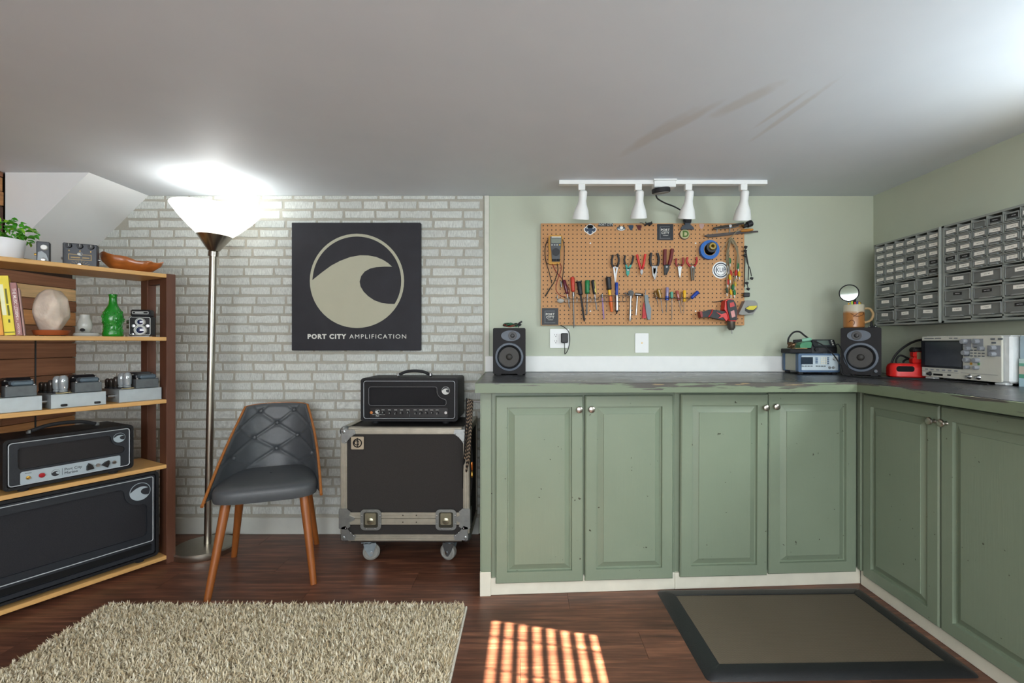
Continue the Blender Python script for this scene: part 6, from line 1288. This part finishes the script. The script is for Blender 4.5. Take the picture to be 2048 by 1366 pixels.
# panel drawn with u across (0..1) and z up from the foot
fpn = MB(FRONT).prism(rrect(w_-.03, h_-.004, .006, 4, -.013, h_/2), -.004, .004).build('front_panel', M_os, t)
scr = MB(FRONT).prism(rrect(.225, .130, .003, 3, fx(.262), .112), .004, .006).build('screen_bezel', mat('scope_bezel', '15161c', .25), fpn); MB(FRONT).box((fx(.285), .113, .0063), (.198, .112, .0012)).build('screen', mat('scope_screen', '34363d', .18), fpn)
for k, (u, w2) in enumerate(((.10, .055), (.22, .035), (.38, .018), (.44, .02))): MB(FRONT).box((fx(u), .187, .0042), (w2, .0035, .0006)).build('title_print', M_gry, fpn)
for k in range(6): MB(FRONT).box((fx(.07+.075*k), .037, .0045), (.016, .006, .003)).build('soft_key', M_osg, fpn)
MB(FRONT).box((fx(.22), .014, .0043), (.052, .009, .001)).build('usb_slot', M_dark, fpn); MB(FRONT).box((fx(.36), .016, .0043), (.018, .006, .001)).build('usb_slot', M_dark, fpn); MB(FRONT).box((fx(.035), .014, .0045), (.016, .014, .004), .002).build('power_button', M_os2, fpn)
for (u, v_) in ((.535, .172), (.665, .175)): MB(FRONT).box((fx(u)+.012, .165, .0043), (.05, .038, .001)).build('group_panel', M_osg, fpn)
MB(FRONT).box((fx(.86), .132, .0043), (.058, .046, .001)).build('group_panel', M_osg, fpn); MB(FRONT).box((fx(.57), .122, .0043), (.028, .032, .001)).build('group_panel', M_gry, fpn)
def kn(u, z, r, mm): MB(FRONT @ T(fx(u), z, .004)).lathe([(0, 0), (r, 0), (r*.92, .016), (r*.8, .019), (0, .019)], 20).build('knob', mm, fpn)
for (u, z, r) in ((.555, .172, .0125), (.69, .172, .0115), (.60, .140, .0095), (.745, .142, .0095), (.57, .122, .0125), (.585, .090, .0120), (.69, .090, .0120), (.59, .058, .0085), (.69, .058, .0085), (.865, .145, .0105), (.865, .118, .0105)): kn(u, z, r, M_osg)
for r_ in range(4):
    for c_ in range(4):
        if (r_, c_) not in ((0, 0), (0, 3)): MB(FRONT).box((fx(.625+.042*c_), .146-.0125*r_, .0045), (.011, .005, .003)).build('key', M_gry, fpn)
for k, (u, c_) in enumerate(((.62, 'b98a2c'), (.705, '6a9a6a'))): MB(FRONT).box((fx(u), .074, .0045), (.010, .010, .003)).build('channel_key', mat('ch_'+c_, c_, .4), fpn)
for (u, z) in ((.85, .182), (.925, .182), (.86, .166)): MB(FRONT).box((fx(u), z, .0045), (.018, .007, .003)).build('key', M_gry, fpn)
for u in (.115, .60, .70): MB(FRONT @ T(fx(u), .016, .004)).lathe([(.004, .014), (.0062, .014), (.0075, .004), (.011, 0), (0, 0)], 18).build('input_jack', M_chrome if u > .2 else M_rub, fpn)
MB(FRONT).box((fx(.24), .028, .0042), (.20, .0012, .0006)).box((fx(.70), .031, .0042), (.17, .0012, .0006)).build('panel_line', M_gry, fpn)
for u in (.08, .90): MB().box((fx(u), .02, -.005), (.05, .03, .010), .003).box((fx(u), d_2-.02, -.005), (.05, .03, .010), .003).build('foot', M_os2, t)
# carton and pale tub at the picture edge
t = thing('carton', 'small teal and white striped carton at the right picture edge', 'box', (2.045, 1.875, CT), 0)
for k, (z0, z1_, c_) in enumerate(((0, .034, 'b9dbe6'), (.034, .050, '5fa98e'), (.050, .082, 'd9cfc0'), (.082, .094, '6fb39c'), (.094, .112, 'cfe6e2'))): MB().box((0, 0, (z0+z1_)/2), (.105, .13, z1_-z0), 0).build('printed_band', mat('carton_'+c_, c_, .5), t)
MB(T(-.0535, -.02, .017) @ RZ(-pi/2) @ FRONT).lathe([(0, 0), (.010, 0), (.010, .0006), (0, .0006)], 20).build('emblem', mat('emblem_blue', '4a86c0', .5), t)
o = MB().prism(rrect(.10, .12, .012, 4, 2.045, 1.885), CT+.1125, CT+.205).build('plastic_tub', mat('pale_blue_tub', 'bcd6e2', .3), loc=(2.045, 1.885, CT+.1125)); tag(o, 'pale blue plastic tub standing on the striped carton', 'tub')
